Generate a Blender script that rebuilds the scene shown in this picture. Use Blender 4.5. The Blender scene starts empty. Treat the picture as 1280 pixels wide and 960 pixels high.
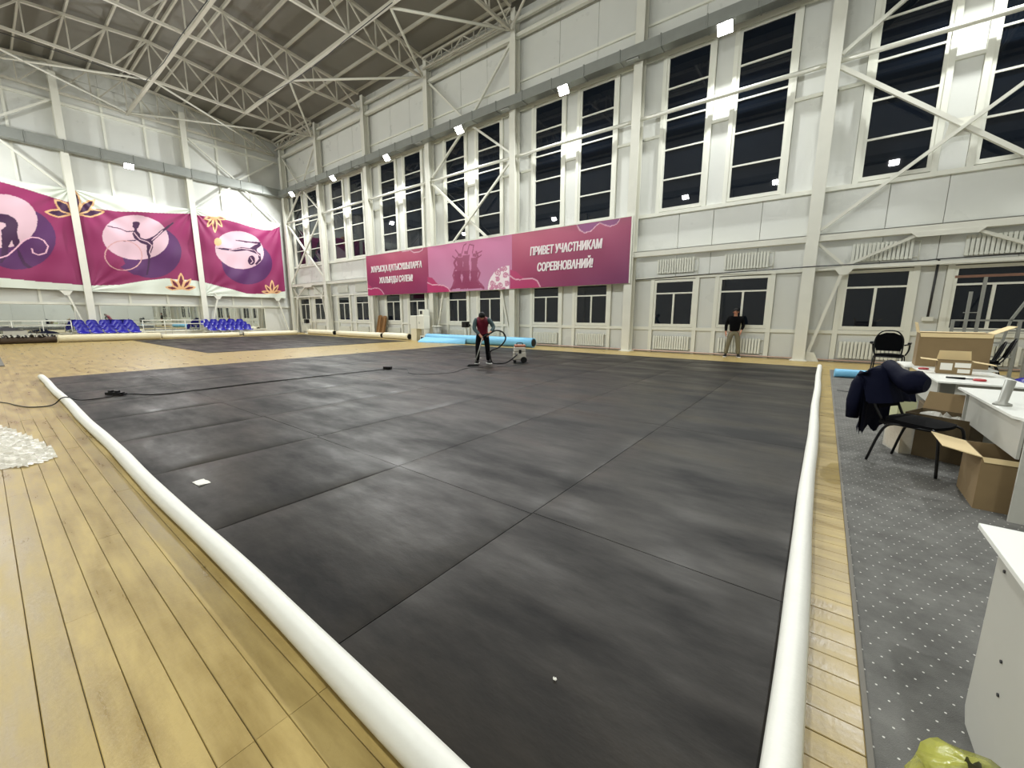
import bpy, bmesh, math, random
import numpy as np
from mathutils import Vector, Matrix
random.seed(7)
R = math.radians
SC = bpy.context.scene
COL = SC.collection

# ------------------------------------------------------------ camera, world, exposure
cam_data = bpy.data.cameras.new('camera')
cam_data.sensor_width = 36.0
cam_data.lens = 503.5 / 1280 * 36.0
cam_data.clip_start = 0.05
cam_data.clip_end = 300
cam = bpy.data.objects.new('camera', cam_data)
COL.objects.link(cam)
YAW, PITCH, ROLL = .65273, -.16865, .00172
fw = Vector((-math.sin(YAW) * math.cos(PITCH), math.cos(YAW) * math.cos(PITCH), math.sin(PITCH)))
rt = Vector((math.cos(YAW), math.sin(YAW), 0))
up = rt.cross(fw)
rt2 = rt * math.cos(ROLL) + up * math.sin(ROLL)
up2 = -rt * math.sin(ROLL) + up * math.cos(ROLL)
mw = Matrix((rt2, up2, -fw)).transposed().to_4x4()
mw.translation = Vector((0, 0, 1.5))
cam.matrix_world = mw
SC.camera = cam
SC.view_settings.view_transform = 'Standard'
SC.view_settings.look = 'None'
SC.view_settings.gamma = 1
SC.view_settings.use_curve_mapping = False
SC.view_settings.exposure = 0.14
w = bpy.data.worlds.new('night'); SC.world = w; w.use_nodes = True
w.node_tree.nodes['Background'].inputs[0].default_value = (.010, .013, .022, 1)
w.node_tree.nodes['Background'].inputs[1].default_value = 1.0
LAMP_W = 620.0
LAMP_COL = (.96, .99, .985)

# ------------------------------------------------------------ helpers
def srgb(r, g, b):
    f = lambda c: (c / 255 / 12.92) if c / 255 <= .04045 else ((c / 255 + .055) / 1.055) ** 2.4
    return (f(r), f(g), f(b), 1)

def mat(name, col, rough=.5, metal=0, noise=0, nscale=4, bump=0, bscale=40, spec=.5, rnoise=0, emit=0, coat=0):
    m = bpy.data.materials.new(name); m.use_nodes = True
    nt = m.node_tree; b = nt.nodes['Principled BSDF']
    b.inputs['Base Color'].default_value = col
    b.inputs['Roughness'].default_value = rough
    b.inputs['Metallic'].default_value = metal
    b.inputs['Specular IOR Level'].default_value = spec
    b.inputs['Coat Weight'].default_value = coat
    if emit:
        b.inputs['Emission Color'].default_value = col
        b.inputs['Emission Strength'].default_value = emit
    tc = nt.nodes.new('ShaderNodeTexCoord') if (noise or bump or rnoise) else None
    if noise or rnoise:
        n = nt.nodes.new('ShaderNodeTexNoise'); n.inputs['Scale'].default_value = nscale; n.inputs['Detail'].default_value = 5
        nt.links.new(tc.outputs['Object'], n.inputs['Vector'])
        if noise:
            mx = nt.nodes.new('ShaderNodeMix'); mx.data_type = 'RGBA'
            mx.inputs[6].default_value = tuple(c * (1 - noise) for c in col[:3]) + (1,)
            mx.inputs[7].default_value = tuple(min(1, c * (1 + noise)) for c in col[:3]) + (1,)
            nt.links.new(n.outputs[0], mx.inputs[0]); nt.links.new(mx.outputs[2], b.inputs['Base Color'])
        if rnoise:
            mr = nt.nodes.new('ShaderNodeMapRange'); mr.inputs[1].default_value = .3; mr.inputs[2].default_value = .7
            mr.inputs[3].default_value = max(.02, rough - rnoise); mr.inputs[4].default_value = rough + rnoise
            nt.links.new(n.outputs[0], mr.inputs[0]); nt.links.new(mr.outputs[0], b.inputs['Roughness'])
    if bump:
        n2 = nt.nodes.new('ShaderNodeTexNoise'); n2.inputs['Scale'].default_value = bscale; n2.inputs['Detail'].default_value = 4
        nt.links.new(tc.outputs['Object'], n2.inputs['Vector'])
        bp = nt.nodes.new('ShaderNodeBump'); bp.inputs['Strength'].default_value = bump; bp.inputs['Distance'].default_value = .01
        nt.links.new(n2.outputs[0], bp.inputs['Height']); nt.links.new(bp.outputs[0], b.inputs['Normal'])
    return m

class MB:
    """collects shapes and links them as one mesh object"""
    def __init__(s): s.v = []; s.f = []; s.mi = []; s.sm = []
    def add(s, vs, fs, mi=0, sm=False):
        o = len(s.v); s.v += [tuple(p) for p in vs]
        for f in fs: s.f.append([i + o for i in f]); s.mi.append(mi); s.sm.append(sm)
        return s
    def box(s, x0, x1, y0, y1, z0, z1, mi=0):
        x0, x1 = min(x0, x1), max(x0, x1); y0, y1 = min(y0, y1), max(y0, y1); z0, z1 = min(z0, z1), max(z0, z1)
        vs = [(x0,y0,z0),(x1,y0,z0),(x1,y1,z0),(x0,y1,z0),(x0,y0,z1),(x1,y0,z1),(x1,y1,z1),(x0,y1,z1)]
        return s.add(vs, [(0,3,2,1),(4,5,6,7),(0,1,5,4),(1,2,6,5),(2,3,7,6),(3,0,4,7)], mi)
    def bar(s, p, q, a=.08, b=None, mi=0, upv=(0, 0, 1)):
        b = b or a; p = Vector(p); q = Vector(q); d = (q - p).normalized(); u = Vector(upv)
        if abs(d.dot(u)) > .98: u = Vector((0, 1, 0))
        x = d.cross(u).normalized() * a / 2; y = x.cross(d).normalized() * b / 2
        vs = [p - x - y, p + x - y, p + x + y, p - x + y, q - x - y, q + x - y, q + x + y, q - x + y]
        return s.add(vs, [(0,3,2,1),(4,5,6,7),(0,1,5,4),(1,2,6,5),(2,3,7,6),(3,0,4,7)], mi)
    def tube(s, pts, r, n=8, mi=0, cap=True, rs=None):
        pts = [Vector(p) for p in pts]; rings = []; prev = None
        for i, p in enumerate(pts):
            d = (pts[min(i+1, len(pts)-1)] - pts[max(i-1, 0)]).normalized()
            if prev is None:
                u = Vector((0, 0, 1)) if abs(d.z) < .9 else Vector((1, 0, 0))
                prev = (u - d * u.dot(d)).normalized()
            prev = (prev - d * prev.dot(d)).normalized(); y = d.cross(prev); rr = rs[i] if rs else r
            rings.append([p + prev * rr * math.cos(2*math.pi*k/n) + y * rr * math.sin(2*math.pi*k/n) for k in range(n)])
        vs = [v for rg in rings for v in rg]; fs = []
        for i in range(len(pts) - 1):
            for k in range(n):
                a = i*n + k; b = i*n + (k+1) % n; fs.append((a, b, b + n, a + n))
        s.add(vs, fs, mi, True)
        if cap:
            o = len(s.v) - len(vs)
            s.f.append([o + k for k in range(n)][::-1]); s.mi.append(mi); s.sm.append(False)
            s.f.append([o + (len(pts)-1)*n + k for k in range(n)]); s.mi.append(mi); s.sm.append(False)
        return s
    def sphere(s, c, r, nu=10, nv=7, mi=0, sc=(1, 1, 1)):
        vs = []; fs = []
        for j in range(nv + 1):
            t = math.pi * j / nv
            for i in range(nu):
                a = 2*math.pi*i/nu
                vs.append((c[0]+r*sc[0]*math.sin(t)*math.cos(a), c[1]+r*sc[1]*math.sin(t)*math.sin(a), c[2]+r*sc[2]*math.cos(t)))
        for j in range(nv):
            for i in range(nu):
                fs.append((j*nu+i, (j+1)*nu+i, (j+1)*nu+(i+1) % nu, j*nu+(i+1) % nu))
        return s.add(vs, fs, mi, True)
    def grid(s, P, mi=0, sm=True):
        """P: 2-D list of points"""
        n = len(P); m = len(P[0]); vs = [p for row in P for p in row]
        return s.add(vs, [(i*m+j, i*m+j+1, (i+1)*m+j+1, (i+1)*m+j) for i in range(n-1) for j in range(m-1)], mi, sm)
    def mesh(s, name, mats):
        me = bpy.data.meshes.new(name); me.from_pydata([tuple(v) for v in s.v], [], s.f)
        for m in (mats if isinstance(mats, (list, tuple)) else [mats]): me.materials.append(m)
        me.polygons.foreach_set('material_index', s.mi); me.polygons.foreach_set('use_smooth', s.sm)
        me.update(); return me
    def build(s, name, mats, parent=None, loc=None, rz=0, **kw):
        me = s.mesh(name, mats); return link(name, me, parent, loc, rz, **kw)

def link(name, me, parent=None, loc=None, rz=0, **kw):
    o = bpy.data.objects.new(name, me); COL.objects.link(o)
    if parent: o.parent = parent
    if loc: o.location = loc
    o.rotation_euler.z = rz
    for k, v in kw.items(): o[k] = v
    return o

def thing(name, label, cat, loc=(0, 0, 0), rz=0, group=None):
    o = bpy.data.objects.new(name, None); COL.objects.link(o); o.empty_display_size = .1
    o.location = loc; o.rotation_euler.z = rz; o['label'] = label; o['category'] = cat
    if group: o['group'] = group
    return o
def struct(name, label, cat=None, loc=(0, 0, 0)):
    o = thing(name, label, cat or name.split('_')[-1], loc); o['kind'] = 'structure'; return o
def tag(o, label, cat, group=None, kind=None):
    o['label'] = label; o['category'] = cat
    if group: o['group'] = group
    if kind: o['kind'] = kind
    return o
def copy_tree(o, parent=None):
    c = o.copy(); COL.objects.link(c)
    c.parent = parent
    for ch in list(KIDS.get(o.name, [])): copy_tree(ch, c)
    return c
KIDS = {}
def reg(root):
    """remember children so copying stays cheap"""
    KIDS.clear()
    for o in bpy.data.objects:
        if o.parent: KIDS.setdefault(o.parent.name, []).append(o)
def bevel(o, wd=.01, seg=1):
    bm = bmesh.new(); bm.from_mesh(o.data)
    bmesh.ops.bevel(bm, geom=bm.edges[:] , offset=wd, segments=seg, affect='EDGES', profile=.5, clamp_overlap=True)
    bm.to_mesh(o.data); bm.free(); return o
ORD = ['', 'first', 'second', 'third', 'fourth', 'fifth', 'sixth', 'seventh', 'eighth', 'ninth', 'tenth', 'eleventh', 'twelfth', 'thirteenth', 'fourteenth', 'fifteenth', 'sixteenth']

# ------------------------------------------------------------ materials
M = {}
M['panel'] = mat('wall_panel_white', srgb(211, 212, 206), .32, noise=.04, nscale=1.2, bump=.08, bscale=3, rnoise=.06)
M['panel_back'] = mat('wall_joint_grey', srgb(120, 118, 110), .7)
M['frame'] = mat('frame_white', srgb(226, 226, 214), .4, noise=.03, nscale=3)
M['steel'] = mat('steel_white_paint', srgb(218, 217, 205), .42, noise=.05, nscale=3)
M['truss'] = mat('truss_paint', srgb(190, 186, 172), .5, noise=.08, nscale=2)
M['roof'] = mat('roof_sheet', srgb(116, 113, 104), .55, noise=.1, nscale=.7)
M['glass'] = mat('night_glass', (.006, .009, .015, 1), .015, spec=.38)
M['duct'] = mat('galvanised', srgb(150, 153, 148), .42, metal=.55, noise=.12, nscale=3)
M['radiator'] = mat('radiator_white', srgb(225, 226, 216), .35)
M['black'] = mat('black_plastic', (.004, .004, .0045, 1), .4, spec=.3)
M['dark'] = mat('dark_grey', (.03, .03, .032, 1), .5)
M['lens'] = mat('lamp_lens', (1, .98, .9, 1), .3, emit=60)
M['lamp_body'] = mat('lamp_body', srgb(170, 172, 168), .4, metal=.5)
M['foam'] = mat('white_foam_roll', srgb(222, 221, 212), .5, noise=.05, nscale=8, bump=.15, bscale=25)
M['mirror'] = mat('mirror_glass', (.82, .86, .83, 1), .02, metal=1, bump=.05, bscale=.9)
M['blue_seat'] = mat('blue_plastic', srgb(34, 30, 150), .28)
M['cream'] = mat('cream_vinyl', srgb(226, 218, 190), .5, noise=.06, nscale=5)
M['tan'] = mat('tan_roll', srgb(205, 196, 165), .6, noise=.08, nscale=6)
M['brown'] = mat('brown_roll', srgb(66, 52, 36), .8, noise=.3, nscale=12)
M['blue_mat'] = mat('sky_blue_mat', srgb(112, 178, 214), .5, noise=.05, nscale=5)
M['navy'] = mat('navy_cloth', (.0025, .0035, .014, 1), .8, spec=.12, bump=.3, bscale=30)
M['card'] = mat('cardboard', srgb(126, 106, 74), .85, noise=.12, nscale=6)
M['card_light'] = mat('cardboard_inner', srgb(214, 192, 146), .85, noise=.06, nscale=6)
M['card_dark'] = mat('cardboard_brown', srgb(88, 74, 50), .85, noise=.12, nscale=6)
M['desk'] = mat('desk_white', srgb(228, 229, 222), .35, noise=.02, nscale=3)
M['desk_side'] = mat('desk_grey_white', srgb(180, 179, 170), .5, noise=.05, nscale=4)
M['label'] = mat('paper_label', srgb(225, 222, 212), .7)
M['red'] = mat('red_tape', srgb(170, 40, 45), .5)
M['yellow'] = mat('yellow_tape', srgb(190, 180, 60), .5)
M['skin'] = mat('skin', srgb(176, 124, 98), .55)
M['hair'] = mat('black_hair', (.004, .0035, .003, 1), .6, spec=.25)
M['khaki'] = mat('khaki_cloth', srgb(112, 106, 84), .85, bump=.3, bscale=40)
M['maroon'] = mat('maroon_vest', srgb(110, 22, 44), .6, bump=.4, bscale=18)
M['greygreen'] = mat('grey_sleeve', srgb(56, 74, 76), .8, bump=.3, bscale=40)
M['blackcloth'] = mat('black_cloth', (.0025, .0025, .003, 1), .9, spec=.1)
M['white'] = mat('white_rubber', srgb(225, 225, 220), .5)
M['vac_grey'] = mat('vacuum_grey', srgb(178, 172, 160), .45)
M['vac_orange'] = mat('vacuum_orange', srgb(160, 96, 66), .5)
M['wood'] = mat('brown_wood', srgb(140, 100, 52), .6, noise=.25, nscale=5)
M['rust'] = mat('rusty_bar', srgb(128, 92, 72), .6, noise=.2, nscale=10)
M['greypost'] = mat('grey_metal', srgb(150, 150, 142), .45, metal=.3)
M['greymat'] = mat('grey_mat', srgb(110, 106, 98), .8, noise=.1)
M['text'] = mat('print_white', srgb(240, 230, 232), .5)

def rubber():
    m = bpy.data.materials.new('black_rubber'); m.use_nodes = True; nt = m.node_tree; b = nt.nodes['Principled BSDF']
    g = nt.nodes.new('ShaderNodeNewGeometry'); oi = nt.nodes.new('ShaderNodeObjectInfo')
    mp = nt.nodes.new('ShaderNodeMapping'); mp.inputs['Scale'].default_value = (.5, 1.5, 1)
    nt.links.new(g.outputs['Position'], mp.inputs['Vector'])
    n = nt.nodes.new('ShaderNodeTexNoise'); n.inputs['Scale'].default_value = 1.0; n.inputs['Detail'].default_value = 7; n.inputs['Roughness'].default_value = .62
    nt.links.new(mp.outputs[0], n.inputs['Vector'])
    n2 = nt.nodes.new('ShaderNodeTexNoise'); n2.inputs['Scale'].default_value = 9; n2.inputs['Detail'].default_value = 6
    nt.links.new(g.outputs['Position'], n2.inputs['Vector'])
    cr = nt.nodes.new('ShaderNodeValToRGB')
    cr.color_ramp.elements[0].position = .36; cr.color_ramp.elements[0].color = srgb(18, 16, 14)
    cr.color_ramp.elements[1].position = .68; cr.color_ramp.elements[1].color = srgb(54, 49, 42)
    nt.links.new(n.outputs[0], cr.inputs[0])
    hsv = nt.nodes.new('ShaderNodeHueSaturation')
    mr = nt.nodes.new('ShaderNodeMapRange'); mr.inputs[3].default_value = .9; mr.inputs[4].default_value = 1.06
    nt.links.new(oi.outputs['Random'], mr.inputs[0]); nt.links.new(mr.outputs[0], hsv.inputs['Value'])
    nt.links.new(cr.outputs[0], hsv.inputs['Color']); nt.links.new(hsv.outputs[0], b.inputs['Base Color'])
    mr2 = nt.nodes.new('ShaderNodeMapRange'); mr2.inputs[1].default_value = .35; mr2.inputs[2].default_value = .65
    mr2.inputs[3].default_value = .62; mr2.inputs[4].default_value = .36; b.inputs['Specular IOR Level'].default_value = .17
    nt.links.new(n.outputs[0], mr2.inputs[0]); nt.links.new(mr2.outputs[0], b.inputs['Roughness'])
    bp = nt.nodes.new('ShaderNodeBump'); bp.inputs['Strength'].default_value = .25; bp.inputs['Distance'].default_value = .008
    nt.links.new(n2.outputs[0], bp.inputs['Height'])
    bp2 = nt.nodes.new('ShaderNodeBump'); bp2.inputs['Strength'].default_value = .25; bp2.inputs['Distance'].default_value = .03
    nt.links.new(n.outputs[0], bp2.inputs['Height']); nt.links.new(bp.outputs[0], bp2.inputs['Normal'])
    nt.links.new(bp2.outputs[0], b.inputs['Normal'])
    return m
M['rubber'] = rubber()

PLANK = .1145; PLANK0 = .745   # board joints at PLANK0 - k*PLANK
def floorwood(lines):
    m = bpy.data.materials.new('painted_boards' + ('_far' if lines else '')); m.use_nodes = True; nt = m.node_tree; b = nt.nodes['Principled BSDF']
    g = nt.nodes.new('ShaderNodeNewGeometry'); oi = nt.nodes.new('ShaderNodeObjectInfo')
    mp = nt.nodes.new('ShaderNodeMapping'); mp.inputs['Scale'].default_value = (.6, 3, 1)
    nt.links.new(g.outputs['Position'], mp.inputs['Vector'])
    n = nt.nodes.new('ShaderNodeTexNoise'); n.inputs['Scale'].default_value = 2.2; n.inputs['Detail'].default_value = 8; n.inputs['Roughness'].default_value = .65
    nt.links.new(mp.outputs[0], n.inputs['Vector'])
    cr = nt.nodes.new('ShaderNodeValToRGB')
    cr.color_ramp.elements[0].position = .3; cr.color_ramp.elements[0].color = srgb(134, 112, 64)
    cr.color_ramp.elements[1].position = .62; cr.color_ramp.elements[1].color = srgb(174, 151, 90)
    nt.links.new(n.outputs[0], cr.inputs[0])
    # worn specks
    n3 = nt.nodes.new('ShaderNodeTexNoise'); n3.inputs['Scale'].default_value = 5; n3.inputs['Detail'].default_value = 9; n3.inputs['Roughness'].default_value = .75
    nt.links.new(g.outputs['Position'], n3.inputs['Vector'])
    sp = nt.nodes.new('ShaderNodeMapRange'); sp.inputs[1].default_value = .71; sp.inputs[2].default_value = .79
    nt.links.new(n3.outputs[0], sp.inputs[0])
    mx = nt.nodes.new('ShaderNodeMix'); mx.data_type = 'RGBA'; mx.inputs[7].default_value = srgb(112, 92, 52)
    nt.links.new(sp.outputs[0], mx.inputs[0]); nt.links.new(cr.outputs[0], mx.inputs[6])
    last = mx.outputs[2]
    hsv = nt.nodes.new('ShaderNodeHueSaturation'); mr = nt.nodes.new('ShaderNodeMapRange')
    mr.inputs[3].default_value = .93; mr.inputs[4].default_value = 1.06
    nt.links.new(oi.outputs['Random'], mr.inputs[0]); nt.links.new(mr.outputs[0], hsv.inputs['Value']); nt.links.new(last, hsv.inputs['Color'])
    last = hsv.outputs[0]
    if lines:
        sep = nt.nodes.new('ShaderNodeSeparateXYZ'); nt.links.new(g.outputs['Position'], sep.inputs[0])
        a = nt.nodes.new('ShaderNodeMath'); a.operation = 'SUBTRACT'; a.inputs[1].default_value = PLANK0 - 100 * PLANK
        nt.links.new(sep.outputs[1], a.inputs[0])
        d = nt.nodes.new('ShaderNodeMath'); d.operation = 'DIVIDE'; d.inputs[1].default_value = PLANK; nt.links.new(a.outputs[0], d.inputs[0])
        fr = nt.nodes.new('ShaderNodeMath'); fr.operation = 'FRACT'; nt.links.new(d.outputs[0], fr.inputs[0])
        lt = nt.nodes.new('ShaderNodeMath'); lt.operation = 'LESS_THAN'; lt.inputs[1].default_value = .04; nt.links.new(fr.outputs[0], lt.inputs[0])
        sc = nt.nodes.new('ShaderNodeMath'); sc.operation = 'MULTIPLY'; sc.inputs[1].default_value = .6; nt.links.new(lt.outputs[0], sc.inputs[0])
        mx2 = nt.nodes.new('ShaderNodeMix'); mx2.data_type = 'RGBA'; mx2.inputs[7].default_value = srgb(100, 80, 44)
        nt.links.new(sc.outputs[0], mx2.inputs[0]); nt.links.new(last, mx2.inputs[6]); last = mx2.outputs[2]
    nt.links.new(last, b.inputs['Base Color'])
    b.inputs['Roughness'].default_value = .34
    mrr = nt.nodes.new('ShaderNodeMapRange'); mrr.inputs[1].default_value = .35; mrr.inputs[2].default_value = .65; mrr.inputs[3].default_value = .26; mrr.inputs[4].default_value = .46
    nt.links.new(n.outputs[0], mrr.inputs[0]); nt.links.new(mrr.outputs[0], b.inputs['Roughness'])
    mp2 = nt.nodes.new('ShaderNodeMapping'); mp2.inputs['Scale'].default_value = (1, .35, 1); nt.links.new(g.outputs['Position'], mp2.inputs['Vector'])
    n2 = nt.nodes.new('ShaderNodeTexNoise'); n2.inputs['Scale'].default_value = 60; n2.inputs['Detail'].default_value = 3
    nt.links.new(mp2.outputs[0], n2.inputs['Vector'])
    bp = nt.nodes.new('ShaderNodeBump'); bp.inputs['Strength'].default_value = .35; bp.inputs['Distance'].default_value = .003
    nt.links.new(n2.outputs[0], bp.inputs['Height'])
    bp2 = nt.nodes.new('ShaderNodeBump'); bp2.inputs['Strength'].default_value = .4; bp2.inputs['Distance'].default_value = .004
    nt.links.new(n3.outputs[0], bp2.inputs['Height']); nt.links.new(bp.outputs[0], bp2.inputs['Normal'])
    nt.links.new(bp2.outputs[0], b.inputs['Normal'])
    return m
M['boards'] = floorwood(False); M['boards_far'] = floorwood(True)

def carpet_mat():
    m = bpy.data.materials.new('grey_carpet'); m.use_nodes = True; nt = m.node_tree; b = nt.nodes['Principled BSDF']
    g = nt.nodes.new('ShaderNodeNewGeometry'); sep = nt.nodes.new('ShaderNodeSeparateXYZ'); nt.links.new(g.outputs['Position'], sep.inputs[0])
    def mth(op, a, bb=None, c=None):
        nd = nt.nodes.new('ShaderNodeMath'); nd.operation = op
        for i, x in enumerate((a, bb, c)):
            if x is None: continue
            if isinstance(x, (int, float)): nd.inputs[i].default_value = x
            else: nt.links.new(x, nd.inputs[i])
        return nd.outputs[0]
    P = .066
    v = mth('DIVIDE', mth('ADD', sep.outputs[1], 50), P)
    row = mth('FLOOR', v); odd = mth('MULTIPLY', mth('MODULO', row, 2.0), .5)
    u = mth('ADD', mth('DIVIDE', mth('ADD', sep.outputs[0], 50), P), odd)
    du = mth('SUBTRACT', mth('FRACT', u), .5); dv = mth('SUBTRACT', mth('FRACT', v), .5)
    r = mth('ADD', mth('MULTIPLY', du, du), mth('MULTIPLY', dv, dv))
    dot = mth('LESS_THAN', r, .0038)
    n = nt.nodes.new('ShaderNodeTexNoise'); n.inputs['Scale'].default_value = 3; n.inputs['Detail'].default_value = 8; n.inputs['Roughness'].default_value = .7
    nt.links.new(g.outputs['Position'], n.inputs['Vector'])
    cr = nt.nodes.new('ShaderNodeValToRGB')
    cr.color_ramp.elements[0].position = .3; cr.color_ramp.elements[0].color = srgb(88, 87, 84)
    cr.color_ramp.elements[1].position = .7; cr.color_ramp.elements[1].color = srgb(120, 119, 115)
    nt.links.new(n.outputs[0], cr.inputs[0])
    mx = nt.nodes.new('ShaderNodeMix'); mx.data_type = 'RGBA'; mx.inputs[7].default_value = srgb(205, 203, 196)
    nt.links.new(dot, mx.inputs[0]); nt.links.new(cr.outputs[0], mx.inputs[6]); nt.links.new(mx.outputs[2], b.inputs['Base Color'])
    b.inputs['Roughness'].default_value = .95; b.inputs['Specular IOR Level'].default_value = .1
    n2 = nt.nodes.new('ShaderNodeTexNoise'); n2.inputs['Scale'].default_value = 220
    nt.links.new(g.outputs['Position'], n2.inputs['Vector'])
    bp = nt.nodes.new('ShaderNodeBump'); bp.inputs['Strength'].default_value = .6; bp.inputs['Distance'].default_value = .004
    nt.links.new(n2.outputs[0], bp.inputs['Height']); nt.links.new(bp.outputs[0], b.inputs['Normal'])
    return m
M['carpet'] = carpet_mat()

def film(name, col, alpha, rough=.2):
    m = mat(name, col, rough, bump=.8, bscale=22); b = m.node_tree.nodes['Principled BSDF']
    b.inputs['Alpha'].default_value = alpha; return m
M['film'] = film('clear_film', srgb(225, 222, 212), .55, .12)
M['bubble'] = film('bubble_wrap', srgb(232, 228, 216), .75, .15)
M['bag_yellow'] = film('yellow_bag', srgb(168, 168, 78), .88, .22)
M['bag_blue'] = mat('blue_bag', srgb(34, 24, 150), .15, bump=.8, bscale=14)

# ------------------------------------------------------------ room data
COLX = [-.56 - 6.08 * k for k in range(-2, 7)]       # 11.6 ... -37.04
YF, YW = 16.6, 17.15                                  # column face, wall face (window wall)
XL, XLW = -36.95, -37.55                              # column face, wall face (left wall)
YB = -1.9                                             # wall behind the camera
XR = 11.3
RIDGE_Y, RIDGE_Z, EAVE_Z = 7.6, 16.25, 15.33
def roofz(y):
    return RIDGE_Z - abs(y - RIDGE_Y) * (RIDGE_Z - EAVE_Z) / (16.45 - RIDGE_Y)

# ------------------------------------------------------------ floor
fl = struct('floor', 'pale yellow painted board floor around the black mats', 'floor')
px0, px1 = -9.0, .36
prow = [PLANK0 - PLANK * k for k in range(0, 20)]
ylo = prow[-1]
fb = MB()
for (a, b, c, d) in [(XLW - .1, px0, YB - .1, YW + .2), (px0, XR + .1, 4.98, YW + .2), (px0, px1, YB - .1, ylo), (px0, .03, PLANK0, 4.98), (px1, XR + .1, YB - .1, 4.98)]:
    fb.box(a, b, c, d, -.12, 0)
fb.build('floorboards', M['boards_far'], fl)
MB().box(px0, px1, ylo, PLANK0, -.12, -.022).box(.03, px1, PLANK0, 4.98, -.12, -.022).build('subfloor', M['dark'], fl)
pk = MB()
g_ = .0016 / PLANK
def plankmesh():
    a = .0035
    vs = [(0,a*0+.0012,-.02),(1,.0012,-.02),(1,PLANK-.0012,-.02),(0,PLANK-.0012,-.02),
          (0,.0012,-.0022),(1,.0012,-.0022),(1,PLANK-.0012,-.0022),(0,PLANK-.0012,-.0022),
          (0,.0035,0),(1,.0035,0),(1,PLANK-.0035,0),(0,PLANK-.0035,0)]
    m = MB().add(vs, [(0,1,5,4),(2,3,7,6),(4,5,9,8),(6,7,11,10),(8,9,10,11),(1,2,6,5),(3,0,4,7),(5,6,10,9),(7,4,8,11)])
    return m.mesh('plank', M['boards'])
pm = plankmesh()
def plank(x0, x1, y0):
    o = link('plank', pm, fl, (x0 + .001, y0, random.uniform(-.0012, .0006))); o.scale.x = (x1 - x0 - .002)
for k in range(1, 20):
    y0 = PLANK0 - PLANK * k
    if y0 > .5: cuts = [-1.46]
    else: cuts = [-1.46] if y0 > .3 else [(-1.46 if k % 3 else -.2)]
    x = cuts[0] - random.uniform(2.2, 4.2)
    while x > px0 + .6:
        cuts.append(x); x -= random.uniform(2.4, 4.0)
    cuts = [px1] + cuts + [px0]
    for a, b in zip(cuts[1:], cuts[:-1]): plank(a, b, y0)
k = 0
while PLANK0 + PLANK * (k + 1) <= 4.99:
    plank(.03, px1, PLANK0 + PLANK * k); k += 1

# ------------------------------------------------------------ ceiling and trusses
ce = MB()
ys = [YB - .3, RIDGE_Y, YW + .3]
for a, b in ((ys[0], ys[1]), (ys[1], ys[2])):
    za, zb = roofz(a) + .22, roofz(b) + .22
    x0, x1 = XLW - .2, XR + .2
    ce.add([(x0,a,za),(x1,a,za),(x1,b,zb),(x0,b,zb),(x0,a,za+.15),(x1,a,za+.15),(x1,b,zb+.15),(x0,b,zb+.15)],
           [(0,1,2,3),(7,6,5,4),(0,4,5,1),(1,5,6,2),(2,6,7,3),(3,7,4,0)])
c_ = ce.build('ceiling', M['roof']); tag(c_, 'grey sheet roof with a shallow ridge above the trusses', 'ceiling', kind='structure')
pur_y = [16.45, 15.0, 13.6, 12.15, 10.7, 9.2, 7.75, 7.45, 6.0, 4.5, 3.05, 1.6, .2, -1.2]
pr = struct('roof_purlins', 'pale steel purlins running the length of the grey roof', 'purlins')
for y in pur_y:
    z = roofz(y) + .14
    MB().box(XLW, XR, y - .04, y + .04, z - .07, z + .085).build('purlin', M['truss'], pr)
ZB = 14.33
for k, X in enumerate(COLX):
    if X > XR: continue
    t = struct('roof_truss', 'pale steel roof truss over the %s column from the left end' % ORD[len(COLX) - k], 'roof truss', (X, 0, 0))
    yN = 16.45; yS = -1.25
    top = MB().bar((0, yN, roofz(yN) - .02), (0, RIDGE_Y, RIDGE_Z - .02), .14, .12).bar((0, RIDGE_Y, RIDGE_Z - .02), (0, yS, roofz(yS) - .02), .14, .12)
    top.build('top_chord', M['truss'], t)
    MB().bar((0, yN, ZB), (0, yS, ZB), .12, .12).build('bottom_chord', M['truss'], t)
    nodes = [16.45, 15.0, 13.6, 12.15, 10.7, 9.2, 7.6, 6.0, 4.5, 3.05, 1.6, .2, -1.2]
    for i, y in enumerate(nodes):
        if i in (0, len(nodes) - 1): continue
        MB().bar((0, y, ZB), (0, y, roofz(y)), .055, .055).build('web_post', M['truss'], t)
    for i in range(len(nodes) - 1):
        a, b = nodes[i], nodes[i + 1]
        if i < 6: p, q = ((0, a, ZB), (0, b, roofz(b)))
        else: p, q = ((0, a, roofz(a)), (0, b, ZB))
        if i == 0: p, q = (0, a, ZB + .05), (0, b, roofz(b))
        MB().bar(p, q, .065, .065).build('web_diagonal', M['truss'], t)
for y, nm, xs_ in ((12.2, 'nearest the window wall', -30.96), (7.6, 'under the ridge', XLW + .2)):
    o = MB().bar((xs_, y, ZB), (XR, y, ZB), .15, .13).build('roof_strut', M['truss'])
    tag(o, 'long straight steel strut at truss bottom level, %s' % nm, 'roof strut', kind='structure')
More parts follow.
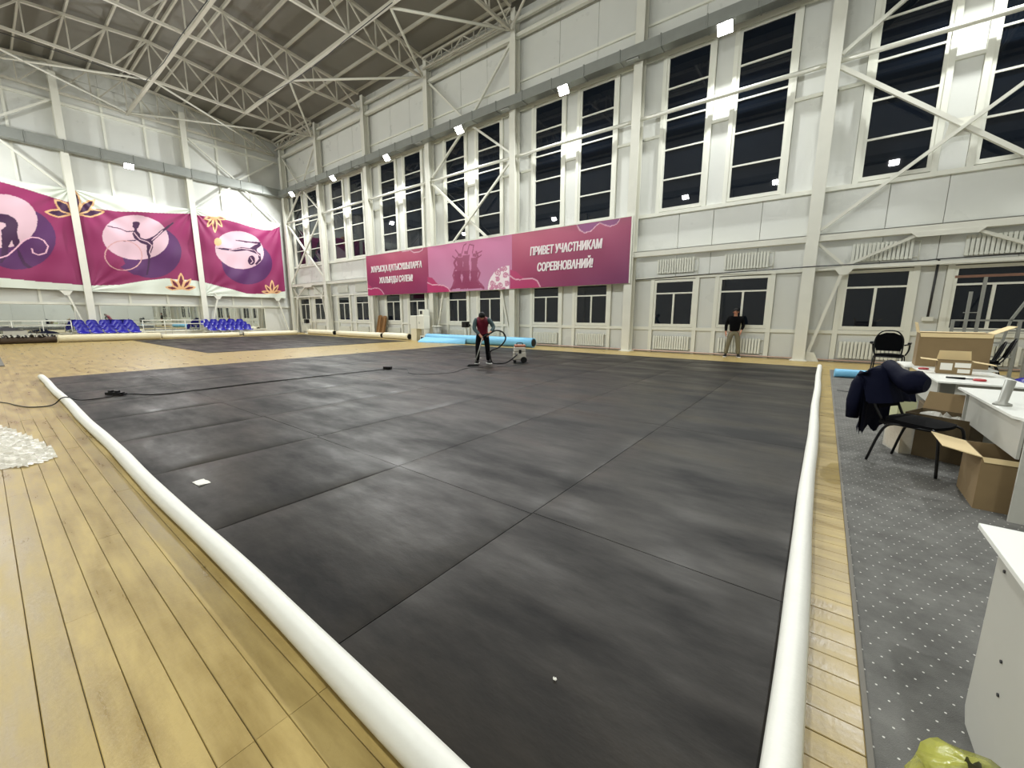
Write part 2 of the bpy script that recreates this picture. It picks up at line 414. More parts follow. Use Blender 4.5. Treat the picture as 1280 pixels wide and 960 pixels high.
# horizontal braces at bottom chord level (round tubes)
hb = struct('roof_bracing', 'slanting steel tubes lying between the truss bottom chords', 'roof bracing')
def hbrace(x0, y0, x1, y1, r=.06): MB().tube([(x0, y0, ZB - .02), (x1, y1, ZB - .02)], r, 8).build('brace_tube', M['steel'], hb)
hbrace(-24.9, 12.2, -18.9, 16.4); hbrace(-24.9, 12.2, -30.9, 16.4)
hbrace(-15.9, 12.3, -18.7, 16.4); hbrace(-15.9, 12.3, -12.75, 16.4)
hbrace(-36.9, 7.6, -31.1, 16.3, .055); hbrace(-30.96, 7.6, -36.9, 16.3, .055); hbrace(-36.9, 7.5, -31.0, -1.2, .055); hbrace(-30.96, 7.5, -36.9, -1.2, .055)
hbrace(-6.7, 12.2, -.7, 16.4); hbrace(-6.7, 12.2, -12.6, 16.4)

# ------------------------------------------------------------ window wall
wb = struct('wall_back', 'tall white panelled wall with two rows of windows', 'wall')
MB().box(XLW - .2, XR + .2, YW + .05, YW + .35, 0, 15.6).build('wall_backing', M['panel_back'], wb)
def panel(parent, x0, x1, z0, z1, y=YW, th=.05, axis='y'):
    gp = .006; random.seed(hash((round(x0, 2), round(z0, 2))) % 1000)
    off = random.uniform(-.004, .004)
    a = MB()
    if axis == 'y':
        # shallow pressed edge
        x0 += gp; x1 -= gp; z0 += gp; z1 -= gp; e = .012
        a.add([(x0,y+th,z0),(x1,y+th,z0),(x1,y+th,z1),(x0,y+th,z1),(x0,y+.008+off,z0),(x1,y+.008+off,z0),(x1,y+.008+off,z1),(x0,y+.008+off,z1),
               (x0+e,y+off,z0+e),(x1-e,y+off,z0+e),(x1-e,y+off,z1-e),(x0+e,y+off,z1-e)],
              [(0,1,5,4),(1,2,6,5),(2,3,7,6),(3,0,4,7),(4,5,9,8),(5,6,10,9),(6,7,11,10),(7,4,8,11),(8,9,10,11)])
    else:
        y0, y1 = x0 + gp, x1 - gp; z0 += gp; z1 -= gp; e = .012; X = XLW + off
        a.add([(XLW-th,y0,z0),(XLW-th,y1,z0),(XLW-th,y1,z1),(XLW-th,y0,z1),(X-.008,y0,z0),(X-.008,y1,z0),(X-.008,y1,z1),(X-.008,y0,z1),
               (X,y0+e,z0+e),(X,y1-e,z0+e),(X,y1-e,z1-e),(X,y0+e,z1-e)],
              [(4,5,1,0),(5,6,2,1),(6,7,3,2),(7,4,0,3),(8,9,5,4),(9,10,6,5),(10,11,7,6),(11,8,4,7),(11,10,9,8)])
    a.build('wall_panel', M['panel'], parent)

def window(n, xa, xb, z0, z1, upper, label):
    o = struct('window_%d' % n, label, 'window', ((xa + xb) / 2, YW, z0))
    w_ = (xb - xa) / 2; h_ = z1 - z0; f = .09
    fr = MB().box(-w_ - f, w_ + f, -.07, .04, -f - .03, .0).box(-w_ - f, w_ + f, -.06, .04, h_, h_ + f).box(-w_ - f, -w_, -.06, .04, 0, h_).box(w_, w_ + f, -.06, .04, 0, h_)
    fr.build('window_frame', M['frame'], o)
    cuts = [0] + ([1.05, 2.13, 3.2, 4.28] if upper else [1.22]) + [h_]
    for c in cuts[1:-1]:
        MB().box(-w_, w_, -.055, .02, c - .028, c + .028).build('transom', M['frame'], o)
    if not upper:
        MB().box(-.035, .035, -.055, .02, 0, 1.19).build('mullion', M['frame'], o)
    for i, (a, b) in enumerate(zip(cuts[:-1], cuts[1:])):
        if not upper and i == 0:
            MB().box(-w_, -.035, -.012, .0, a, b - .028).build('pane', M['glass'], o)
            MB().box(.035, w_, -.012, .0, a, b - .028).build('pane', M['glass'], o)
        else:
            MB().box(-w_, w_, -.012, .0, a + (.028 if i else 0), b - (.028 if i < len(cuts) - 2 else 0)).build('pane', M['glass'], o)
def radiator_mesh():
    m = MB(); n = 15; W = 1.42
    for i in range(n):
        x = -W/2 + (i + .5) * W / n
        m.box(x - .036, x + .036, -.05, .03, .0, .54); m.box(x - .02, x + .02, -.062, -.05, .05, .49)
    m.box(-W/2, W/2, -.02, .02, .03, .07).box(-W/2, W/2, -.02, .02, .48, .51)
    return m.mesh('radiator', M['radiator'])
rad = radiator_mesh()
radp = MB().tube([(.70, 0, .5), (.84, 0, .5), (.84, 0, .2), (.84, .0, -.08)], .014, 6).tube([(.70, 0, .05), (.84, 0, .05)], .014, 6).mesh('pipe', M['radiator'])
def radiator(x, z, label, grp):
    o = thing('radiator', label, 'radiator', (x, YW - .07, z), group=grp)
    r = link('radiator_body', rad, o); link('pipe', radp, o)
wn = 0; tr = 0
for k in range(1, len(COLX) - 1):          # bay right column COLX[k]
    Xr = COLX[k]; U = lambda u: Xr + u
    beams = struct('trim_%d' % k, 'white wall rails and window posts of the %s bay from the right' % ORD[k], 'trim')
    jl = [(-5.24, -5.13), (-3.55, -3.44), (-2.71, -2.62 + -.09 + .0), (-1.07, -.96)]
    jl = [(-5.27, -5.13), (-3.55, -3.41), (-2.85, -2.71), (-1.07, -.93)]
    for a, b in jl:
        for z0, z1 in [(0, 2.97), (5.5, 11.2)]: MB().box(U(a), U(b), YW - .09, YW + .02, z0, z1).build('wall_post', M['frame'], beams)
    for z0, z1, d in [(.92, 1.04, .08), (2.95, 3.05, .10), (5.42, 5.55, .12), (11.14, 11.28, .10), (12.38, 12.46, .09)]:
        MB().box(Xr - 6.08, Xr, YW - d, YW + .02, z0, z1).build('wall_rail', M['frame'], beams)
    for a, b in [(-6.08 + .2, -5.27), (-3.41, -2.85), (-.93, -.2)]:
        MB().box(U(a), U(b), YW - .07, YW + .02, 8.36, 8.46).build('wall_rail', M['frame'], beams)
    strips = [(-6.08, -5.27), (-3.41, -2.85), (-.93, 0)]
    for a, b in strips:
        for z0, z1 in [(0, .95), (1.0, 2.95), (5.5, 8.4), (8.42, 11.2)]: panel(wb, U(a), U(b), z0, z1)
    for a, b in [(-5.13, -3.55), (-2.71, -1.07)]: panel(wb, U(a), U(b), 0, .95)
    seams = [-6.08, -4.34, -3.1, -1.55, 0]
    for a, b in zip(seams[:-1], seams[1:]):
        for z0, z1 in [(3.03, 3.98), (3.98, 5.45)]: panel(wb, U(a), U(b), z0, z1)
    for a, b in [(-6.08, -3.85), (-3.85, -2.0), (-2.0, 0)]:
        for z0, z1 in [(11.2, 12.42), (12.42, 14.2), (14.2, 15.5)]: panel(wb, U(a), U(b), z0, z1)
    if k > 0:
        for (a, b) in [(-2.62, -1.16), (-5.04, -3.64)]:
            wn += 1
            i_ = (wn + 1) // 2
        for j, (a, b) in enumerate([(-2.62, -1.16), (-5.04, -3.64)]):
            n = 2 * (k - 1) + j + 1
            window(n, U(a), U(b), 1.17, 2.83, False, 'low two-pane window, %s from the right in the bottom row' % ORD[n])
            window(n + 14, U(a), U(b), 5.70, 11.03, True, 'tall five-pane dark window, %s from the right in the upper row' % ORD[n])
            radiator(U((a + b) / 2), .14, 'white ribbed radiator under the %s low window from the right' % ORD[n], 'radiators under the low windows')
            if not (3 <= k - 1 <= 5 and False):
                covered = (-25.1 < U((a+b)/2) < -6.6)
                if not covered:
                    radiator(U((a + b) / 2), 3.18, 'white ribbed radiator above the %s low window from the right' % ORD[n], 'radiators above the low windows')
# last bay on the right end, beyond the frame: plain panels
for a, b in [(5.52, 7.4), (7.4, 9.3), (9.3, XR)]:
    for z0, z1 in [(0, 4), (4, 8), (8, 12), (12, 15.5)]: panel(wb, a, b, z0, z1)
gt = struct('wall_girder', 'pale steel girts running behind the wall columns just under the roof', 'girder')
for z, a in [(14.22, .17), (14.86, .13)]:
    MB().box(XL, XR, 16.86 - a/2, 16.86 + a/2, z - a/2, z + a/2).build('girt', M['steel'], gt)
o = MB().box(XL, XR, 16.72, 17.02, 3.86, 3.90).box(XL, XR, 16.72, 16.75, 3.90, 4.07).box(XL, XR, 16.72, 17.02, 4.05, 4.07).build('wall_girder', M['steel'])
tag(o, 'white steel girder running along the wall above the low windows', 'girder', kind='structure')
for n, (xa, xb) in enumerate([(a, b) for a, b in zip(COLX[1:], COLX[:-1])]):
    if xa > XR - 6: continue
    o = MB().tube([(xa + .1, 16.8, 9.07), (min(xb, XR) - .1, 16.8, 9.07)], .075, 8).build('cross_rail', M['steel'])
    tag(o, 'white round steel rail crossing the tall windows of the %s bay from the right' % ORD[n], 'rail', kind='structure')
for nm, pts_ in (('near the window wall', [(-15.5, 12.1, 14.22), (-18.9, 12.12, 14.16), (-22, 12.1, 14.0), (-24.9, 12.12, 14.12), (-28.5, 11.9, 14.2)]),
                 ('under the ridge', [(-21.5, 7.45, 14.25), (-24.9, 7.4, 14.2), (-27.5, 7.3, 13.9), (-30.9, 7.3, 14.15), (-31.1, 5, 14.2), (-31.5, 2, 14.3)])):
    o = MB().tube(pts_, .018, 5).build('roof_cable', M['dark']); tag(o, 'thin black cable slung below the roof trusses %s' % nm, 'cable')
# columns
def ibeam(m, x, y0, y1, z0, z1, wd=.36, t=.03):
    m.box(x - wd/2, x + wd/2, y0, y0 + t, z0, z1).box(x - wd/2, x + wd/2, y1 - t, y1, z0, z1).box(x - .012, x + .012, y0 + t, y1 - t, z0, z1)
for k, X in enumerate(COLX):
    if X > XR: continue
    x = X if k < len(COLX) - 1 else XL + .28
    o = struct('steel_column', 'white steel column at the window wall, %s from the left end' % ORD[len(COLX) - k], 'column', (x, 0, 0))
    m = MB(); ibeam(m, 0, YF, 17.0, 0, 14.15, .34); m.build('column_shaft', M['steel'], o)
    m = MB(); ibeam(m, 0, YF + .04, 17.0, 14.15, 15.3, .26); m.build('column_head', M['steel'], o)
    MB().box(-.24, .24, YF - .06, 17.05, 0, .03).build('base_plate', M['steel'], o)
# vertical bracing
def brace(parent, p, q, a=.1): MB().bar(p, q, a, a).build('brace', M['steel'], parent)
def gusset(parent, pts, y, axis='y', off=0):
    vs = [((p[0], y - .012, p[1]) if axis == 'y' else (y + .012, p[0], p[1])) for p in pts] + [((p[0], y + .012, p[1]) if axis == 'y' else (y - .012, p[0], p[1])) for p in pts]
    n = len(pts); MB().add(vs, [tuple(range(n)), tuple(range(2*n-1, n-1, -1))] + [(i, i+n, (i+1) % n + n, (i+1) % n) for i in range(n)]).build('gusset_plate', M['steel'], parent)
def window_bracing(xa, xb, name):
    """xa < xb: column lines"""
    b = struct('wall_bracing', 'crossed white steel braces in the %s' % name, 'bracing')
    y = 16.82; xm = (xa + xb) / 2
    A = xa + .18; B = xb - .18
    brace(b, (A, y, 14.1), (xm, y, 11.35)); brace(b, (xm, y, 11.35), (B, y, 9.25)); brace(b, (B, y, 14.1), (xm, y, 11.35)); brace(b, (xm, y, 11.35), (A, y, 9.25))
    brace(b, (A, y, 8.9), (B, y, 4.2), .11); brace(b, (B, y - .07, 8.9), (A, y - .07, 4.2), .09)
    gusset(b, [(xm - .35, 6.35), (xm + .35, 6.35), (xm + .3, 6.8), (xm - .3, 6.8)], y + .08)
    # portal below the girder
    n1 = (A + .72, 3.05); n2 = (B - .72, 3.05)
    for n, c, s in ((n1, A, 1), (n2, B, -1)):
        brace(b, (c, y, 3.78), (n[0], y, n[1]), .08)
        brace(b, (n[0], y, n[1]), (xm - s * .45, y, 3.88), .08)
        brace(b, (n[0], y, n[1]), (c + s * .02, y, .12), .09)
        gusset(b, [(n[0] - .26, 3.0), (n[0] + .26, 3.0), (n[0] + .1, 2.78), (n[0] - .1, 2.78)], y - .06)
        gusset(b, [(c - s*.02, .0), (c + s*.38, .0), (c + s*.22, .3), (c - s*.02, .3)] if s > 0 else [(c + .02, .3), (c - .22, .3), (c - .38, 0), (c + .02, 0)], y - .06)
    gusset(b, [(xm - .75, 3.88), (xm - .6, 3.74), (xm + .6, 3.74), (xm + .75, 3.88)], y - .1)
    MB().bar((A, y - .02, 3.0), (B, y - .02, 3.0), .09, .09).build('brace', M['steel'], b)
window_bracing(COLX[2], COLX[1], 'rightmost bay of the window wall')
window_bracing(COLX[5], COLX[4], 'bay behind the long pink banner')
window_bracing(COLX[8] + .3, COLX[7], 'corner bay of the window wall')
# lattice beams at the eaves
for xa, xb, nm in ((COLX[5], COLX[4], 'behind the banner bay'), (COLX[8], COLX[7], 'at the far corner'), (COLX[2], COLX[1], 'at the right end')):
    l = struct('eaves_truss', 'small zigzag lattice girder under the eaves %s' % nm, 'lattice girder')
    y = 16.5
    MB().bar((xa, y, 15.22), (xb, y, 15.22), .09).build('top_chord', M['truss'], l)
    MB().bar((xa, y, 14.72), (xb, y, 14.72), .08).build('bottom_chord', M['truss'], l)
    n = 8; pts = [(xa + (xb - xa) * i / n, y, 15.22 if i % 2 == 0 else 14.72) for i in range(n + 1)]
    for p, q in zip(pts[:-1], pts[1:]): MB().bar(p, q, .05).build('web_diagonal', M['truss'], l)
    for p in pts[1:-1]: MB().bar((p[0], y, 14.72), (p[0], y, 15.22), .035).build('web_post', M['truss'], l)
# dark cable run above the low windows
o = MB().tube([(-6.5, 17.0, 2.98), (-3.5, 17.0, 3.06), (-.56, 16.56, 3.07), (2.2, 17.0, 3.1), (2.4, 17.03, 3.12), (5.5, 17.0, 3.16)], .016, 6).build('wall_cable', M['dark'])
tag(o, 'thin dark cable strung along the window wall above the low windows', 'cable')
o = MB().tube([(2.45, 17.02, 3.1), (2.42, 17.02, 1.45)], .03, 6).box(2.30, 2.54, 16.98, 17.1, 1.36, 1.48, mi=1).build('drop_conduit', [M['dark'], M['frame']])
tag(o, 'black conduit dropping to a small white socket between the two rightmost low windows', 'conduit')

# ------------------------------------------------------------ left wall
wl = struct('wall_left', 'white panelled end wall behind the purple banners', 'wall')
ypts = [YB - .1, YW + .3]
MB().add([(XLW-.35,ypts[0],0),(XLW-.35,ypts[1],0),(XLW-.35,ypts[1],15.5),(XLW-.35,RIDGE_Y,16.4),(XLW-.35,ypts[0],15.5),
          (XLW-.05,ypts[0],0),(XLW-.05,ypts[1],0),(XLW-.05,ypts[1],15.5),(XLW-.05,RIDGE_Y,16.4),(XLW-.05,ypts[0],15.5)],
         [(4,3,2,1,0),(5,6,7,8,9),(0,1,6,5),(1,2,7,6),(2,3,8,7),(3,4,9,8),(4,0,5,9)]).build('wall_backing', M['panel_back'], wl)
posts = [-1.6, .4, 2.42, 4.43, 6.42, 8.43, 10.43, 12.5, 14.55, 16.6]
posts_e = [YB] + posts[1:-1] + [YW]
for a, b in zip(posts_e[:-1], posts_e[1:]):
    for z0, z1 in [(0, 2.15), (2.15, 3.0), (3.0, 8.0), (8.0, 11.6), (11.6, 13.85), (13.85, 15.5)]: panel(wl, a, b, z0, z1, axis='x')
gpts = sorted(set([YB] + posts[1:-1] + [RIDGE_Y, YW]))
for a, b in zip(gpts[:-1], gpts[1:]):
    za, zb = roofz(a) + .2, roofz(b) + .2; a += .006; b -= .006
    MB().add([(XLW, a, 15.506), (XLW, b, 15.506), (XLW, b, zb), (XLW, a, za), (XLW - .05, a, 15.506), (XLW - .05, b, 15.506), (XLW - .05, b, zb), (XLW - .05, a, za)],
             [(3,2,1,0),(4,5,6,7),(0,1,5,4),(1,2,6,5),(2,3,7,6),(3,0,4,7)]).build('wall_panel', M['panel'], wl)
tl = struct('trim_8', 'white posts and rails on the end wall', 'trim')
for i, y in enumerate(posts[1:-1]):
    if i in (2, 5): continue
    MB().box(XLW - .02, XLW + .08, y - .06, y + .06, 2.15, 15.4).build('wall_post', M['frame'], tl)
for z0, z1 in [(13.82, 13.98), (11.66, 11.8), (2.12, 2.26)]:
    MB().box(XLW - .02, XLW + .14, YB, YW, z0, z1).build('wall_rail', M['frame'], tl)
for i, y in enumerate([-1.6, 4.42, 10.44]):
    o = struct('steel_column', 'white steel column at the end wall, %s' % ['beyond the left banner edge', 'between the left and middle banner pictures', 'between the middle and right banner pictures'][i], 'column', (0, y, 0))
    m = MB(); m.box(XL - .03, XL, -.17, .17, 0, 15.4).box(XLW + .02, XLW + .05, -.17, .17, 0, 15.4).box(XLW + .05, XL - .03, -.012, .012, 0, 15.4); m.build('column_shaft', M['steel'], o)
def left_bracing(ya, yb, name):
    b = struct('wall_bracing', 'white steel braces on the end wall in the %s' % name, 'bracing')
    x = XL - .16; ym = (ya + yb) / 2; A = ya + .18; B = yb - .18
    brace(b, (x, A, 8.95), (x, ym - .1, 11.45)); brace(b, (x, B, 8.95), (x, ym + .1, 11.45))
    brace(b, (x, A, 13.85), (x, ym - .1, 11.75)); brace(b, (x, B, 13.85), (x, ym + .1, 11.75))
    for c, s in ((A, 1), (B, -1)):
        n = (c + s * .75, 2.9)
        brace(b, (x, n[0], n[1]), (x, c + s * .03, .12), .09)
        gusset(b, [(n[0] - .28, 2.95), (n[0] + .28, 2.95), (n[0] + .1, 2.68), (n[0] - .1, 2.68)], XL - .1, 'x')
        brace(b, (x, c, 3.8), (x, n[0], n[1]), .07)
left_bracing(10.44, 16.6, 'corner bay'); left_bracing(-1.6, 4.42, 'near bay')
# remaining walls
wf = struct('wall_front', 'white panelled wall behind the camera', 'wall')
MB().box(XLW - .2, XR + .2, YB - .3, YB, 0, 15.5).build('wall_slab', M['panel'], wf)
for k, X in enumerate(COLX):
    if X < XR and X > -37:
        MB().box(X - .17, X + .17, YB, YB + .35, 0, 10.9).build('wall_pier', M['steel'], wf)
wr = struct('wall_right', 'white panelled wall at the right end, outside the frame', 'wall')
MB().add([(XR,YB-.3,0),(XR,YW+.3,0),(XR,YW+.3,15.5),(XR,RIDGE_Y,16.4),(XR,YB-.3,15.5),(XR+.3,YB-.3,0),(XR+.3,YW+.3,0),(XR+.3,YW+.3,15.5),(XR+.3,RIDGE_Y,16.4),(XR+.3,YB-.3,15.5)],
         [(0,1,2,3,4),(9,8,7,6,5),(0,5,6,1),(1,6,7,2),(2,7,8,3),(3,8,9,4),(4,9,5,0)]).build('wall_slab', M['panel'], wr)

# ------------------------------------------------------------ ducts and lamps
def duct(name, label, axis, a, b, c0, c1, z0, z1, seg=1.52):
    o = thing(name, label, 'duct'); n = max(1, int(round((b - a) / seg)))
    for i in range(n):
        p = a + (b - a) * i / n; q = a + (b - a) * (i + 1) / n - .012; dz = random.uniform(-.012, .012)
        m = MB()
        if axis == 'x':
            m.box(p, q, c0, c1, z0 + dz, z1 + dz).box(p, p + .045, c0 - .025, c1 + .02, z0 + dz - .025, z1 + dz + .025)
        else:
            m.box(c0, c1, p, q, z0 + dz, z1 + dz).box(c0 - .02, c1 + .025, p, p + .045, z0 + dz - .025, z1 + dz + .025)
        m.build('duct_section', M['duct'], o)
        if i % 2 and axis == 'x' and c0 > 0: MB().box(p + .3, p + .75, c0 + .02, c0 + .16, z0 - .07, z0 - .02).box(p + .4, p + .44, c0 + .05, c0 + .2, z0 - .03, z0 + .02).build('duct_bracket', M['lamp_body'], o)
    return o
duct('air_duct', 'long grey metal duct running along the window wall above the tall windows', 'x', XL + .5, XR - .1, 16.18, 16.57, 11.04, 11.44)
duct('air_duct', 'grey metal duct running along the end wall above the purple banners', 'y', YB + .2, 16.57, -36.92, -36.45, 11.04, 11.6)
def lamp(x, y, z, dx, dy, label, grp, tilt=48, pw=1.0):
    """flood lamp hung below the duct; (dx, dy) points into the hall"""
    rz = math.atan2(dy, dx)
    o = thing('flood_lamp', label, 'lamp', (x, y, z), rz, grp)
    tl_ = R(tilt)
    def P(a, b, c):   # a forward, b side, c up; housing tilted
        return (a * math.cos(tl_) - c * math.sin(tl_), b, a * math.sin(tl_) + c * math.cos(tl_))
    vs = [P(a, b, c) for c, s in ((-.05, 1), (.05, .8)) for a, b in ((-.18*s, -.24*s), (.18*s, -.24*s), (.18*s, .24*s), (-.18*s, .24*s))]
    MB().add(vs, [(0,3,2,1),(4,5,6,7),(0,1,5,4),(1,2,6,5),(2,3,7,6),(3,0,4,7)]).build('housing', M['lamp_body'], o)
    vs = [P(a, b, -.052) for a, b in ((-.16, -.22), (.16, -.22), (.16, .22), (-.16, .22))] + [P(a, b, -.058) for a, b in ((-.16, -.22), (.16, -.22), (.16, .22), (-.16, .22))]
    MB().add(vs, [(0,1,2,3),(7,6,5,4),(0,4,5,1),(1,5,6,2),(2,6,7,3),(3,7,4,0)]).build('lens', M['lens'], o)
    MB().tube([(0, -.3, 0), (0, -.3, .18), (0, .3, .18), (0, .3, 0)], .012, 6).tube([(0, 0, .18), (-.13, 0, .34)], .015, 6).build('bracket', M['lamp_body'], o)
    ld = bpy.data.lights.new('flood_light', 'AREA'); ld.shape = 'RECTANGLE'; ld.size = .32; ld.size_y = .44
    ld.energy = LAMP_W * pw; ld.color = LAMP_COL; ld.spread = R(180)
    lo = bpy.data.objects.new('flood_light', ld); COL.objects.link(lo); lo.parent = o
    lo.location = P(0, 0, -.075); lo.rotation_euler = (0, -tl_, 0)
for i, k in enumerate(range(1, 8)):
    X = COLX[k] - 3.0
    lamp(X, 16.15, 10.82, 0, -1, 'glaring flood lamp under the duct on the window wall, %s from the right' % ORD[i + 1], 'flood lamps along the window wall')
lamp(-36.40, 7.14, 10.90, 1, 0, 'glaring flood lamp under the duct on the end wall above the banners', 'flood lamps', 48, .6)
duct('air_duct', 'grey metal duct along the wall behind the camera', 'x', XL + .5, XR - .1, YB + .40, YB + .74, 11.04, 11.44, 6)
for i, k in enumerate(range(1, 8)):
    X = COLX[k] - 3.1
    lamp(X, YB + .76, 10.82, 0, 1, 'flood lamp on the wall behind the camera, %s from the right' % ORD[i + 1], 'flood lamps behind the camera', 48, .5)

